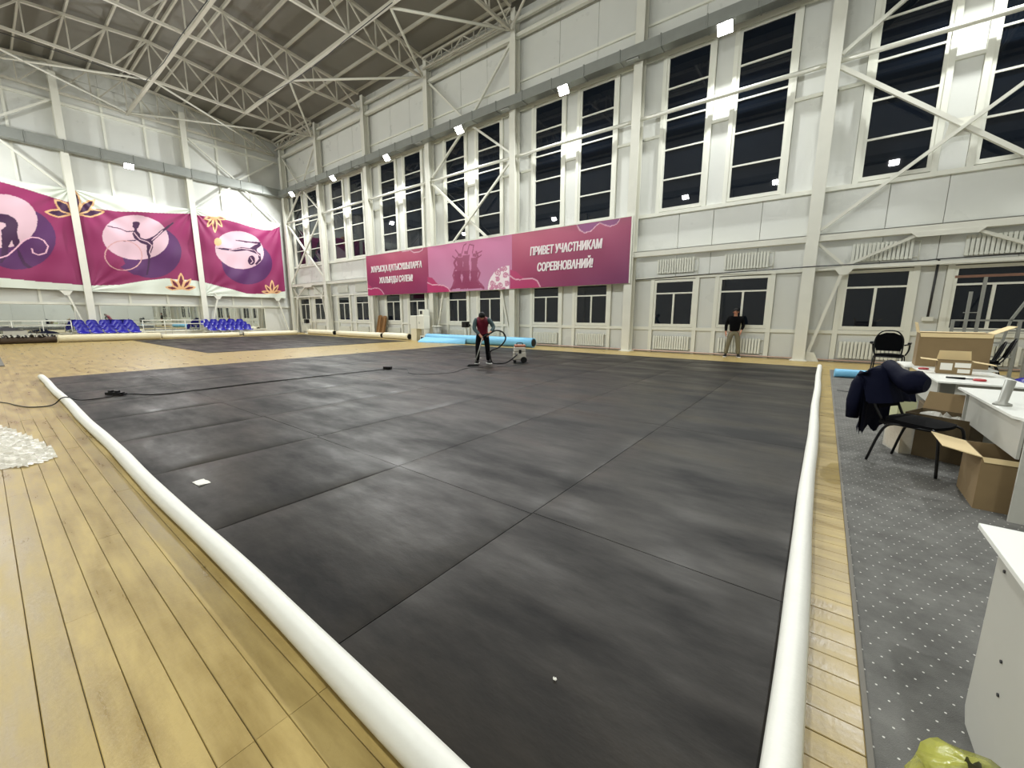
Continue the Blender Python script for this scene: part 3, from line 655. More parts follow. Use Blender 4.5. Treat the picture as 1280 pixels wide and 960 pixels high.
# ------------------------------------------------------------ printed banners
ART = [
('L','p','u',0,[(3.44,5.99),(3.38,5.67),(3.27,5.36),(3.12,5.06),(2.94,4.79),(2.72,4.55),(2.48,4.35),(2.23,4.2),(1.98,4.09),(1.73,4.05),(1.49,4.05),(1.26,4.11),(1.07,4.21),(0.9,4.36),(0.76,4.55),(0.66,4.78),(0.6,5.03),(0.58,5.3),(0.6,5.58),(0.65,5.87),(0.75,6.15),(0.88,6.43),(1.04,6.69),(1.24,6.92),(1.45,7.13),(1.68,7.29),(1.93,7.41),(2.18,7.49),(2.42,7.51),(2.66,7.48),(2.88,7.4),(3.07,7.26),(3.23,7.08),(3.35,6.85),(3.43,6.59),(3.46,6.3)]),
('L','p','k',0,[(2.84,6.88),(2.78,6.61),(2.69,6.34),(2.55,6.09),(2.39,5.85),(2.19,5.64),(1.98,5.46),(1.75,5.33),(1.52,5.23),(1.3,5.18),(1.08,5.17),(0.87,5.21),(0.69,5.29),(0.53,5.41),(0.41,5.56),(0.31,5.75),(0.26,5.96),(0.23,6.18),(0.25,6.42),(0.3,6.67),(0.39,6.91),(0.5,7.15),(0.65,7.38),(0.83,7.58),(1.02,7.76),(1.23,7.91),(1.45,8.02),(1.68,8.09),(1.9,8.12),(2.12,8.1),(2.32,8.04),(2.49,7.93),(2.64,7.78),(2.75,7.6),(2.82,7.38),(2.85,7.14)]),
('L','p','d',0,[(1.21,6.79),(1.5,7.04),(1.8,7.04),(2.02,6.84),(2.09,6.58),(1.98,6.12),(2.01,5.58),(1.84,5.25),(1.77,5.34),(1.74,5.68),(1.58,5.32),(1.46,4.76),(1.24,4.4),(1.14,4.32),(1.33,5.28),(1.43,6.17),(1.63,6.4),(1.61,6.56),(1.44,6.6),(1.14,6.32)]),
('L','p','d',0,[(1.85,5.35),(1.97,5.02),(2.08,4.48),(2.31,4.22),(2.16,4.14),(1.99,4.3),(1.87,4.81)]),
('L','s','l',0.05,[(0.99,4.54),(1.18,4.63),(1.47,4.79),(1.84,5.25),(2.17,5.7),(2.48,5.92),(2.74,5.94),(2.94,5.81),(3.07,5.48),(2.93,5.1),(2.64,4.95),(2.43,5.06),(2.42,5.29)]),
('L','p','u',0,[(9.46,5.93),(9.4,5.62),(9.29,5.3),(9.13,5),(8.93,4.73),(8.7,4.49),(8.44,4.29),(8.17,4.14),(7.89,4.04),(7.61,3.99),(7.34,4),(7.09,4.06),(6.86,4.17),(6.67,4.32),(6.51,4.51),(6.39,4.74),(6.32,5),(6.28,5.27),(6.29,5.55),(6.35,5.85),(6.45,6.13),(6.59,6.41),(6.76,6.67),(6.97,6.9),(7.2,7.11),(7.46,7.27),(7.73,7.39),(8,7.46),(8.28,7.48),(8.54,7.45),(8.79,7.36),(9,7.22),(9.19,7.03),(9.33,6.8),(9.42,6.54),(9.47,6.24)]),
('L','p','k',0,[(8.83,6.68),(8.76,6.42),(8.63,6.16),(8.46,5.92),(8.24,5.69),(7.99,5.5),(7.71,5.35),(7.42,5.23),(7.13,5.16),(6.83,5.14),(6.55,5.15),(6.29,5.21),(6.05,5.31),(5.85,5.45),(5.69,5.62),(5.57,5.81),(5.5,6.03),(5.47,6.26),(5.49,6.49),(5.55,6.73),(5.66,6.97),(5.81,7.2),(6,7.41),(6.22,7.6),(6.47,7.76),(6.74,7.89),(7.03,7.98),(7.32,8.03),(7.61,8.03),(7.89,8),(8.15,7.91),(8.37,7.79),(8.56,7.62),(8.71,7.42),(8.8,7.2),(8.84,6.95)]),
('L','p','u',0,[(6.1,4.58),(6.63,5.04),(7.12,4.1),(6.69,4.14)]),
('L','s','d',0.05,[(5.82,7.1),(6.39,7.04),(6.69,6.9),(7.01,6.97)]),
('L','s','d',0.05,[(6.48,6.26),(6.78,6.34),(7.08,6.41)]),
('L','p','d',0,[(7.04,7.54),(7.14,7.6),(7.36,7.63),(7.42,7.55),(7.32,7.28),(7.22,7.16),(7.21,7.04),(7.33,6.86),(7.35,6.62),(7.56,6.54),(7.74,6.61),(8.05,6.83),(8.5,7.29),(8.89,7.64),(9.22,7.95),(9.26,7.87),(8.87,7.46),(8.61,7.2),(8.21,6.75),(7.95,6.46),(7.9,6.03),(7.73,5.58),(7.7,5.26),(7.58,5.25),(7.55,5.71),(7.6,6.17),(7.31,6.27),(7.02,6.54),(6.95,6.81),(7.04,6.96),(7.1,7.12),(7.02,7.26)]),
('L','p','d',0,[(7.58,5.25),(7.7,5.26),(7.58,4.71),(7.44,4.2),(7.35,4.19),(7.48,4.7)]),
('L','s','k',0.035,[(7.06,6.89),(7.29,6.51),(7.66,6.39),(7.86,6.17),(7.69,5.72),(7.78,5.45)]),
('L','s','k',0.03,[(7.9,6.53),(8.22,6.86),(8.56,7.27)]),
('L','s','r',0.035,[(7.28,5.45),(7.25,5.28),(7.19,5.11),(7.1,4.95),(6.99,4.8),(6.86,4.67),(6.71,4.56),(6.56,4.47),(6.4,4.42),(6.24,4.39),(6.08,4.39),(5.93,4.42),(5.8,4.48),(5.69,4.56),(5.59,4.66),(5.52,4.79),(5.47,4.93),(5.45,5.08),(5.46,5.24),(5.49,5.4),(5.55,5.57),(5.63,5.72),(5.74,5.86),(5.86,5.99),(5.99,6.1),(6.14,6.19),(6.3,6.25),(6.46,6.29),(6.62,6.3),(6.77,6.28),(6.91,6.23),(7.03,6.15),(7.13,6.05),(7.21,5.92),(7.26,5.77),(7.29,5.62),(7.28,5.45)]),
('L','p','u',0,[(15.46,5.5),(15.37,5.2),(15.21,4.91),(15.01,4.65),(14.76,4.41),(14.48,4.22),(14.17,4.07),(13.85,3.97),(13.53,3.92),(13.22,3.93),(12.92,3.98),(12.64,4.08),(12.4,4.23),(12.19,4.42),(12.03,4.63),(11.91,4.88),(11.85,5.14),(11.84,5.41),(11.87,5.69),(11.96,5.97),(12.1,6.24),(12.28,6.49),(12.49,6.72),(12.75,6.91),(13.03,7.07),(13.33,7.19),(13.65,7.26),(13.96,7.28),(14.28,7.25),(14.57,7.17),(14.84,7.04),(15.07,6.86),(15.26,6.64),(15.4,6.39),(15.48,6.11),(15.5,5.81)]),
('L','p','k',0,[(14.89,6.34),(14.79,6.08),(14.63,5.84),(14.44,5.62),(14.2,5.43),(13.93,5.28),(13.65,5.17),(13.35,5.1),(13.05,5.08),(12.76,5.1),(12.49,5.16),(12.24,5.26),(12.02,5.4),(11.84,5.57),(11.7,5.77),(11.6,5.99),(11.55,6.22),(11.55,6.46),(11.59,6.7),(11.68,6.94),(11.82,7.16),(11.99,7.37),(12.2,7.56),(12.45,7.71),(12.71,7.84),(13,7.92),(13.29,7.96),(13.58,7.96),(13.87,7.92),(14.14,7.83),(14.38,7.7),(14.58,7.54),(14.75,7.33),(14.87,7.11),(14.93,6.86),(14.94,6.6)]),
('L','p','d',0,[(11.58,6.49),(12.07,6.54),(12.73,6.55),(13.35,6.77),(13.88,6.74),(14.27,7.03),(14.55,7.18),(13.74,7.17),(13.05,7.2),(12.93,7.27),(13.4,7.29),(14.11,7.28),(14.75,7.34),(14.8,7.1),(14.42,6.76),(14.4,6.56),(14.66,6.4),(14.64,5.9),(14.31,5.53),(14.17,5.56),(14.49,5.99),(14.47,6.33),(14.03,6.47),(13.68,6.57),(12.88,6.38),(12.05,6.39)]),
('L','p','d',0,[(14.21,5.86),(14.2,5.79),(14.18,5.73),(14.16,5.67),(14.13,5.61),(14.09,5.56),(14.05,5.52),(14.01,5.49),(13.96,5.47),(13.92,5.46),(13.87,5.46),(13.83,5.47),(13.79,5.5),(13.76,5.53),(13.73,5.57),(13.71,5.62),(13.7,5.68),(13.7,5.74),(13.7,5.81),(13.71,5.87),(13.73,5.93),(13.75,5.99),(13.78,6.05),(13.82,6.1),(13.86,6.14),(13.9,6.17),(13.94,6.19),(13.99,6.2),(14.03,6.2),(14.07,6.19),(14.11,6.17),(14.14,6.14),(14.17,6.09),(14.19,6.04),(14.2,5.99),(14.21,5.92)]),
('L','s','k',0.03,[(13.9,6.02),(14.05,5.75),(13.9,5.59)]),
('L','s','k',0.03,[(12.47,6.44),(13.34,6.67),(14.23,6.64),(14.6,6.24)]),
('L','p','g',0,[(12.05,6.99),(12.04,6.94),(12.02,6.89),(12,6.84),(11.97,6.79),(11.93,6.75),(11.89,6.72),(11.84,6.69),(11.8,6.67),(11.75,6.66),(11.71,6.66),(11.67,6.67),(11.63,6.68),(11.59,6.71),(11.57,6.74),(11.54,6.78),(11.53,6.82),(11.52,6.87),(11.53,6.92),(11.53,6.97),(11.55,7.02),(11.57,7.07),(11.6,7.12),(11.64,7.16),(11.68,7.19),(11.72,7.22),(11.77,7.24),(11.81,7.25),(11.86,7.25),(11.9,7.24),(11.94,7.23),(11.98,7.2),(12,7.17),(12.03,7.13),(12.04,7.09),(12.05,7.04)]),
('L','p','d',0,[(4.27,7.51),(3.92,7.68),(3.79,7.71),(3.47,7.61),(3.24,7.47),(3.42,7.35),(3.71,7.27),(3.84,7.31)]),
('L','s','g',0.07,[(4.27,7.51),(3.92,7.68),(3.79,7.71),(3.47,7.61),(3.24,7.47),(3.42,7.35),(3.71,7.27),(3.84,7.31),(4.27,7.51)]),
('L','p','d',0,[(4.57,7.57),(4.99,7.52),(5.13,7.54),(5.49,7.74),(5.74,7.95),(5.5,8.01),(5.15,7.97),(5.01,7.89)]),
('L','s','g',0.07,[(4.57,7.57),(4.99,7.52),(5.13,7.54),(5.49,7.74),(5.74,7.95),(5.5,8.01),(5.15,7.97),(5.01,7.89),(4.57,7.57)]),
('L','p','d',0,[(4.32,7.52),(4.21,7.99),(4.16,8.11),(3.91,8.23),(3.7,8.23),(3.73,7.95),(3.86,7.65),(3.96,7.59)]),
('L','s','g',0.07,[(4.32,7.52),(4.21,7.99),(4.16,8.11),(3.91,8.23),(3.7,8.23),(3.73,7.95),(3.86,7.65),(3.96,7.59),(4.32,7.52)]),
('L','p','d',0,[(4.52,7.56),(4.94,7.78),(5.06,7.88),(5.28,8.26),(5.4,8.59),(5.15,8.49),(4.85,8.25),(4.76,8.09)]),
('L','s','g',0.07,[(4.52,7.56),(4.94,7.78),(5.06,7.88),(5.28,8.26),(5.4,8.59),(5.15,8.49),(4.85,8.25),(4.76,8.09),(4.52,7.56)]),
('L','p','d',0,[(4.42,7.54),(4.69,8.1),(4.75,8.28),(4.7,8.68),(4.59,8.93),(4.42,8.62),(4.27,8.18),(4.28,8.02)]),
('L','s','g',0.07,[(4.42,7.54),(4.69,8.1),(4.75,8.28),(4.7,8.68),(4.59,8.93),(4.42,8.62),(4.27,8.18),(4.28,8.02),(4.42,7.54)]),
('L','p','m',0,[(9.04,3.33),(8.8,3.47),(8.71,3.5),(8.49,3.48),(8.34,3.42),(8.46,3.33),(8.65,3.25),(8.75,3.26)]),
('L','s','g',0.07,[(9.04,3.33),(8.8,3.47),(8.71,3.5),(8.49,3.48),(8.34,3.42),(8.46,3.33),(8.65,3.25),(8.75,3.26),(9.04,3.33)]),
('L','p','m',0,[(9.24,3.34),(9.52,3.29),(9.62,3.3),(9.85,3.4),(10,3.51),(9.85,3.56),(9.62,3.56),(9.52,3.51)]),
('L','s','g',0.07,[(9.24,3.34),(9.52,3.29),(9.62,3.3),(9.85,3.4),(10,3.51),(9.85,3.56),(9.62,3.56),(9.52,3.51),(9.24,3.34)]),
('L','p','m',0,[(9.07,3.33),(9.01,3.67),(8.97,3.77),(8.8,3.92),(8.65,3.98),(8.67,3.78),(8.75,3.54),(8.82,3.48)]),
('L','s','g',0.07,[(9.07,3.33),(9.01,3.67),(8.97,3.77),(8.8,3.92),(8.65,3.98),(8.67,3.78),(8.75,3.54),(8.82,3.48),(9.07,3.33)]),
('L','p','m',0,[(9.21,3.34),(9.5,3.52),(9.58,3.59),(9.72,3.85),(9.79,4.06),(9.62,3.97),(9.41,3.8),(9.35,3.69)]),
('L','s','g',0.07,[(9.21,3.34),(9.5,3.52),(9.58,3.59),(9.72,3.85),(9.79,4.06),(9.62,3.97),(9.41,3.8),(9.35,3.69),(9.21,3.34)]),
('L','p','m',0,[(9.14,3.33),(9.32,3.76),(9.36,3.9),(9.33,4.22),(9.26,4.43),(9.14,4.21),(9.04,3.87),(9.05,3.74)]),
('L','s','g',0.07,[(9.14,3.33),(9.32,3.76),(9.36,3.9),(9.33,4.22),(9.26,4.43),(9.14,4.21),(9.04,3.87),(9.05,3.74),(9.14,3.33)]),
('L','p','m',0,[(15.15,3.32),(14.95,3.43),(14.88,3.46),(14.69,3.45),(14.55,3.41),(14.66,3.34),(14.82,3.27),(14.9,3.27)]),
('L','s','g',0.07,[(15.15,3.32),(14.95,3.43),(14.88,3.46),(14.69,3.45),(14.55,3.41),(14.66,3.34),(14.82,3.27),(14.9,3.27),(15.15,3.32)]),
('L','p','m',0,[(15.32,3.32),(15.57,3.3),(15.65,3.31),(15.84,3.39),(15.96,3.48),(15.83,3.5),(15.63,3.49),(15.55,3.46)]),
('L','s','g',0.07,[(15.32,3.32),(15.57,3.3),(15.65,3.31),(15.84,3.39),(15.96,3.48),(15.83,3.5),(15.63,3.49),(15.55,3.46),(15.32,3.32)]),
('L','p','m',0,[(15.18,3.32),(15.13,3.61),(15.1,3.7),(14.95,3.85),(14.82,3.93),(14.83,3.76),(14.9,3.55),(14.96,3.49)]),
('L','s','g',0.07,[(15.18,3.32),(15.13,3.61),(15.1,3.7),(14.95,3.85),(14.82,3.93),(14.83,3.76),(14.9,3.55),(14.96,3.49),(15.18,3.32)]),
('L','p','m',0,[(15.29,3.32),(15.55,3.51),(15.62,3.59),(15.73,3.81),(15.78,3.98),(15.63,3.89),(15.45,3.71),(15.4,3.62)]),
('L','s','g',0.07,[(15.29,3.32),(15.55,3.51),(15.62,3.59),(15.73,3.81),(15.78,3.98),(15.63,3.89),(15.45,3.71),(15.4,3.62),(15.29,3.32)]),
('L','p','m',0,[(15.24,3.32),(15.39,3.71),(15.42,3.84),(15.39,4.14),(15.33,4.34),(15.23,4.13),(15.15,3.82),(15.16,3.7)]),
('L','s','g',0.07,[(15.24,3.32),(15.39,3.71),(15.42,3.84),(15.39,4.14),(15.33,4.34),(15.23,4.13),(15.15,3.82),(15.16,3.7),(15.24,3.32)]),
('L','p','m',0,[(11.68,8.7),(11.45,8.69),(11.37,8.68),(11.2,8.57),(11.08,8.47),(11.2,8.46),(11.39,8.49),(11.46,8.53)]),
('L','s','g',0.07,[(11.68,8.7),(11.45,8.69),(11.37,8.68),(11.2,8.57),(11.08,8.47),(11.2,8.46),(11.39,8.49),(11.46,8.53),(11.68,8.7)]),
('L','p','m',0,[(11.85,8.73),(12.05,8.64),(12.12,8.62),(12.31,8.65),(12.45,8.71),(12.34,8.78),(12.17,8.82),(12.09,8.81)]),
('L','s','g',0.07,[(11.85,8.73),(12.05,8.64),(12.12,8.62),(12.31,8.65),(12.45,8.71),(12.34,8.78),(12.17,8.82),(12.09,8.81),(11.85,8.73)]),
('L','p','m',0,[(11.71,8.71),(11.46,8.47),(11.39,8.39),(11.28,8.15),(11.24,7.97),(11.38,8.08),(11.55,8.28),(11.6,8.38)]),
('L','s','g',0.07,[(11.71,8.71),(11.46,8.47),(11.39,8.39),(11.28,8.15),(11.24,7.97),(11.38,8.08),(11.55,8.28),(11.6,8.38),(11.71,8.71)]),
('L','p','m',0,[(11.82,8.73),(11.87,8.43),(11.9,8.34),(12.04,8.19),(12.17,8.12),(12.16,8.29),(12.09,8.51),(12.03,8.57)]),
('L','s','g',0.07,[(11.82,8.73),(11.87,8.43),(11.9,8.34),(12.04,8.19),(12.17,8.12),(12.16,8.29),(12.09,8.51),(12.03,8.57),(11.82,8.73)]),
('L','p','m',0,[(11.77,8.72),(11.61,8.29),(11.58,8.15),(11.6,7.83),(11.65,7.63),(11.76,7.86),(11.84,8.2),(11.84,8.33)]),
('L','s','g',0.07,[(11.77,8.72),(11.61,8.29),(11.58,8.15),(11.6,7.83),(11.65,7.63),(11.76,7.86),(11.84,8.2),(11.84,8.33),(11.77,8.72)]),
('B','p','h',0,[(-25.08,3.67),(-24.53,3.32),(-23.82,3.29),(-23.18,2.78),(-23.12,2.62),(-25.49,2.63)]),
('B','s','l',0.035,[(-25.09,3.3),(-24.68,3.26),(-24.25,3.31),(-23.83,3.27),(-23.49,3.11),(-23.24,2.86)]),
('B','s','l',0.03,[(-21.17,5.39),(-20.68,5.37),(-20.44,5.42),(-20.1,5.24),(-19.64,5.22),(-19.3,5.31),(-19.24,5.42)]),
('B','p','h',0,[(-18.93,3.75),(-18.5,3.66),(-18.19,3.39),(-17.88,3.2),(-17.36,3.11),(-17.06,2.96),(-16.92,2.8),(-18.99,2.74)]),
('B','s','l',0.035,[(-18.95,3.41),(-18.52,3.26),(-18.09,3.25),(-17.57,3.19),(-17.21,3.04),(-17.02,2.82)]),
('B','p','q',0,[(-16.35,4.84),(-16.08,4.82),(-16.07,4.66),(-16.36,4.68)]),
('B','p','q',0,[(-16.49,4.62),(-15.96,4.61),(-16.02,4.19),(-15.96,3.72),(-16.52,3.75),(-16.43,4.22)]),
('B','p','q',0,[(-15.87,4.93),(-15.61,4.91),(-15.6,4.75),(-15.88,4.77)]),
('B','p','q',0,[(-16.01,4.72),(-15.49,4.71),(-15.55,4.29),(-15.49,3.83),(-16.03,3.86),(-15.95,4.32)]),
('B','p','q',0,[(-15.28,4.75),(-15.03,4.73),(-15.01,4.57),(-15.28,4.59)]),
('B','p','q',0,[(-15.41,4.54),(-14.9,4.53),(-14.97,4.12),(-14.9,3.66),(-15.43,3.69),(-15.35,4.14)]),
('B','p','q',0,[(-16.56,4.2),(-16.29,4.18),(-16.29,3.98),(-16.57,3.99)]),
('B','p','w',0,[(-16.75,3.94),(-16.13,3.93),(-16.21,3.54),(-15.98,2.99),(-16.96,2.96),(-16.68,3.56)]),
('B','p','q',0,[(-15.89,4.15),(-15.63,4.13),(-15.63,3.93),(-15.9,3.95)]),
('B','p','w',0,[(-16.07,3.9),(-15.47,3.89),(-15.55,3.5),(-15.32,2.96),(-16.27,2.93),(-16,3.53)]),
('B','p','q',0,[(-15.29,4.11),(-15.04,4.09),(-15.03,3.9),(-15.29,3.91)]),
('B','p','w',0,[(-15.46,3.86),(-14.88,3.85),(-14.96,3.47),(-14.73,2.94),(-15.65,2.91),(-15.4,3.49)]),
('B','s','q',0.12,[(-16.42,4.62),(-16.67,4.37),(-16.57,4.16)]),
('B','s','q',0.1,[(-15.02,4.82),(-14.89,4.56),(-15.16,4.39)]),
('B','s','q',0.09,[(-16.63,4.03),(-16.79,3.7),(-16.65,3.35),(-16.91,3.02)]),
('B','s','q',0.09,[(-15.03,4.06),(-14.77,3.72),(-14.95,3.34),(-14.56,3)]),
('B','s','w',0.1,[(-16.96,2.96),(-16.36,3.27),(-15.79,2.98),(-15.23,3.22),(-14.51,2.93)]),
('B','s','w',0.035,[(-16.31,4.81),(-16.55,5.06)]),
('B','s','w',0.035,[(-16.07,4.82),(-15.92,5.23),(-15.73,5.31)]),
('B','s','w',0.035,[(-15.65,4.88),(-15.5,5.25),(-15.19,5.16),(-15.29,4.78)]),
('B','s','w',0.035,[(-15.02,4.7),(-14.62,4.82)]),
('B','s','w',0.035,[(-16.51,4.56),(-16.8,4.75)]),
('B','s','w',0.035,[(-14.93,4.5),(-14.66,4.63)]),
('B','p','o',0,[(-14.22,2.82),(-14.22,2.82),(-14.21,2.99),(-14.17,3.15),(-14.11,3.3),(-14.02,3.44),(-13.91,3.56),(-13.79,3.68),(-13.64,3.77),(-13.49,3.85),(-13.32,3.91),(-13.15,3.95),(-12.97,3.97),(-12.79,3.96),(-12.79,2.77)]),
('B','s','x',0.055,[(-13.7,3.15),(-13.76,3.06),(-13.88,3.03),(-14,3.06),(-14.05,3.14),(-14.03,3.21),(-13.95,3.25),(-13.87,3.24),(-13.81,3.2),(-13.81,3.15),(-13.85,3.11),(-13.91,3.11),(-13.94,3.13),(-13.95,3.16),(-13.93,3.18)]),
('B','s','x',0.055,[(-13.45,3.5),(-13.37,3.59),(-13.39,3.7),(-13.49,3.76),(-13.61,3.77),(-13.69,3.71),(-13.7,3.64),(-13.64,3.58),(-13.56,3.56),(-13.5,3.59),(-13.48,3.63),(-13.51,3.67),(-13.55,3.69),(-13.59,3.68),(-13.59,3.66)]),
('B','s','x',0.055,[(-13.15,3.7),(-13.23,3.78),(-13.22,3.86),(-13.15,3.92),(-13.05,3.92),(-12.98,3.87),(-12.96,3.81),(-13,3.76),(-13.06,3.75),(-13.12,3.77),(-13.14,3.81),(-13.13,3.84),(-13.09,3.85),(-13.06,3.84),(-13.05,3.83)]),
('B','s','x',0.055,[(-14.1,2.9),(-14.04,2.83),(-13.95,2.81),(-13.87,2.84),(-13.83,2.89),(-13.86,2.95),(-13.92,2.98),(-13.99,2.97),(-14.02,2.94),(-14.01,2.9),(-13.98,2.87),(-13.94,2.87),(-13.92,2.89),(-13.92,2.91),(-13.93,2.92)]),
('B','s','x',0.055,[(-13.67,3.43),(-13.56,3.45),(-13.47,3.41),(-13.43,3.34),(-13.46,3.28),(-13.54,3.25),(-13.61,3.27),(-13.65,3.31),(-13.65,3.36),(-13.6,3.39),(-13.55,3.38),(-13.52,3.36),(-13.52,3.33),(-13.54,3.31),(-13.56,3.32)]),
('B','s','x',0.055,[(-12.84,3.48),(-12.9,3.57),(-13.01,3.62),(-13.12,3.6),(-13.17,3.53),(-13.15,3.45),(-13.08,3.41),(-13,3.41),(-12.95,3.45),(-12.95,3.5),(-12.99,3.53),(-13.04,3.54),(-13.07,3.52),(-13.07,3.5),(-13.06,3.48)]),
('B','s','x',0.055,[(-13.25,2.87),(-13.39,2.86),(-13.5,2.93),(-13.54,3.02),(-13.48,3.1),(-13.38,3.13),(-13.28,3.09),(-13.24,3.03),(-13.26,2.97),(-13.32,2.94),(-13.39,2.95),(-13.42,2.99),(-13.42,3.02),(-13.39,3.04),(-13.36,3.04)]),
('B','s','x',0.055,[(-13.03,3),(-12.91,2.99),(-12.82,3.05),(-12.81,3.13),(-12.87,3.19),(-12.95,3.21),(-13.03,3.19),(-13.05,3.13),(-13.03,3.08),(-12.97,3.06),(-12.92,3.07),(-12.9,3.1),(-12.91,3.13),(-12.93,3.14),(-12.96,3.14)]),
('B','s','x',0.055,[(-13.79,2.92),(-13.76,2.99),(-13.68,3.02),(-13.6,3),(-13.56,2.96),(-13.56,2.91),(-13.61,2.87),(-13.67,2.87),(-13.71,2.9),(-13.71,2.93),(-13.69,2.96),(-13.66,2.96),(-13.63,2.95),(-13.62,2.93),(-13.63,2.92)]),
('B','s','x',0.055,[(-13.08,2.72),(-13.02,2.78),(-13.04,2.85),(-13.11,2.9),(-13.19,2.9),(-13.24,2.86),(-13.25,2.81),(-13.21,2.77),(-13.15,2.76),(-13.11,2.78),(-13.1,2.81),(-13.12,2.84),(-13.15,2.85),(-13.17,2.84),(-13.18,2.82)]),
('B','s','x',0.055,[(-13.2,3.81),(-13.24,3.76),(-13.3,3.74),(-13.37,3.76),(-13.4,3.8),(-13.39,3.85),(-13.34,3.87),(-13.3,3.86),(-13.27,3.84),(-13.27,3.81),(-13.29,3.79),(-13.32,3.79),(-13.34,3.8),(-13.34,3.82),(-13.33,3.82)]),
('B','p','h',0,[(-12.73,3.76),(-12.33,3.63),(-12.07,3.41),(-11.81,3.27),(-11.31,3.23),(-11.06,3.11),(-10.9,2.76),(-12.73,2.75)]),
('B','s','l',0.035,[(-12.73,3.45),(-12.46,3.28),(-12.13,3.24),(-11.81,3.26),(-11.37,3.26),(-11.09,3.14),(-10.87,2.76)]),
('B','s','l',0.035,[(-9.02,5.41),(-8.91,5.2),(-8.65,5.05),(-8.35,5.09),(-8.11,5.28),(-7.94,5.38),(-7.77,5.28),(-7.48,5.17),(-7.2,5.23),(-7.07,5.39)]),
('B','p','v',0,[(-9.02,5.41),(-8.86,5.2),(-8.65,5.06),(-8.35,5.1),(-8.11,5.29),(-7.94,5.38),(-7.77,5.28),(-7.48,5.18),(-7.2,5.23),(-7.08,5.4)]),
]
PCOL = {'u': (80, 30, 88), 'l': (226, 176, 196), 'k': (210, 176, 188), 'd': (58, 16, 62), 'm': (104, 22, 52), 'g': (222, 176, 128), 'r': (200, 150, 150),
        'h': (178, 38, 100), 'q': (150, 58, 100), 'w': (140, 40, 88), 'o': (240, 226, 232), 'x': (200, 128, 160), 'v': (140, 56, 122)}
def lin(c):
    c = np.asarray(c, float) / 255
    return np.where(c <= .04045, c / 12.92, ((c + .055) / 1.055) ** 2.4)
def inpoly(U, V, pts):
    r = np.zeros(U.shape, bool); n = len(pts)
    for i in range(n):
        x0, y0 = pts[i]; x1, y1 = pts[(i + 1) % n]
        c = ((y0 > V) != (y1 > V)); 
        if y1 != y0: r ^= c & (U < (x1 - x0) * (V - y0) / (y1 - y0) + x0)
    return r
def paint(U, V, C, dst):
    for d, kind, c, w_, pts in ART:
        if d != dst: continue
        xs = [p[0] for p in pts]; ys = [p[1] for p in pts]
        bb = (U > min(xs) - .3) & (U < max(xs) + .3) & (V > min(ys) - .3) & (V < max(ys) + .3)
        idx = np.where(bb)[0]; u = U[idx]; v = V[idx]
        if kind == 'p': sel = inpoly(u, v, pts)
        else:
            sel = np.zeros(u.shape, bool)
            for (x0, y0), (x1, y1) in zip(pts[:-1], pts[1:]):
                dx, dy = x1 - x0, y1 - y0; L2 = dx*dx + dy*dy + 1e-9
                t = np.clip(((u - x0) * dx + (v - y0) * dy) / L2, 0, 1)
                sel |= (u - x0 - t*dx) ** 2 + (v - y0 - t*dy) ** 2 < (max(w_, .045) * .62) ** 2
        C[idx[sel]] = lin(PCOL[c])
def print_mat(name, rough):
    m = bpy.data.materials.new(name); m.use_nodes = True; nt = m.node_tree; b = nt.nodes['Principled BSDF']
    a = nt.nodes.new('ShaderNodeAttribute'); a.attribute_name = 'print'
    nt.links.new(a.outputs['Color'], b.inputs['Base Color']); b.inputs['Roughness'].default_value = rough
    return m
def printed(name, P, C, nu, nv, m, parent):
    me = bpy.data.meshes.new(name)
    idx = np.arange(nu * nv).reshape(nu, nv)
    F = np.stack([idx[:-1, :-1], idx[1:, :-1], idx[1:, 1:], idx[:-1, 1:]], -1).reshape(-1, 4)
    me.vertices.add(len(P)); me.vertices.foreach_set('co', P.ravel())
    me.loops.add(F.size); me.loops.foreach_set('vertex_index', F.ravel())
    me.polygons.add(len(F)); me.polygons.foreach_set('loop_start', np.arange(0, F.size, 4)); me.polygons.foreach_set('loop_total', np.full(len(F), 4))
    me.update(calc_edges=True)
    at = me.attributes.new('print', 'FLOAT_COLOR', 'POINT')
    at.data.foreach_set('color', np.concatenate([C, np.ones((len(C), 1))], 1).ravel())
    me.polygons.foreach_set('use_smooth', np.ones(len(F), bool))
    me.materials.append(m); me.update()
    return link(name, me, parent)
fabric = print_mat('printed_fabric', .62); vinyl = print_mat('printed_vinyl', .35)

TOPB = [(-2, 9.1), (0, 9.0), (1.72, 8.75), (2.56, 8.61), (3.5, 8.39), (4.37, 8.17), (5.11, 8.04), (6.5, 8.12), (8.54, 8.41), (10.36, 8.7), (10.7, 8.66), (12.08, 8.7), (12.7, 8.66), (13.77, 8.47), (14.91, 8.34), (15.71, 8.42), (16.4, 8.85)]
TOPE = [(-2, 9.2), (1.75, 8.98), (4.64, 9.0), (10.15, 9.0), (10.7, 9.3), (13.45, 9.2), (16.45, 9.05)]
BOTB = [(-2, 3.6), (1.04, 3.54), (2.49, 3.42), (4.53, 3.31), (5.94, 3.44), (7.18, 3.78), (8.35, 4.02), (10.19, 3.98), (10.67, 3.89), (12.18, 3.51), (13.37, 3.19), (14.86, 3.22), (16.4, 3.52)]
BOTE = [(-2, 3.04), (.97, 3.02), (4.24, 2.96), (10.22, 2.90), (10.67, 2.93), (15.2, 2.93), (16.45, 2.93)]
def interp(tab, x): return np.interp(x, [p[0] for p in tab], [p[1] for p in tab])
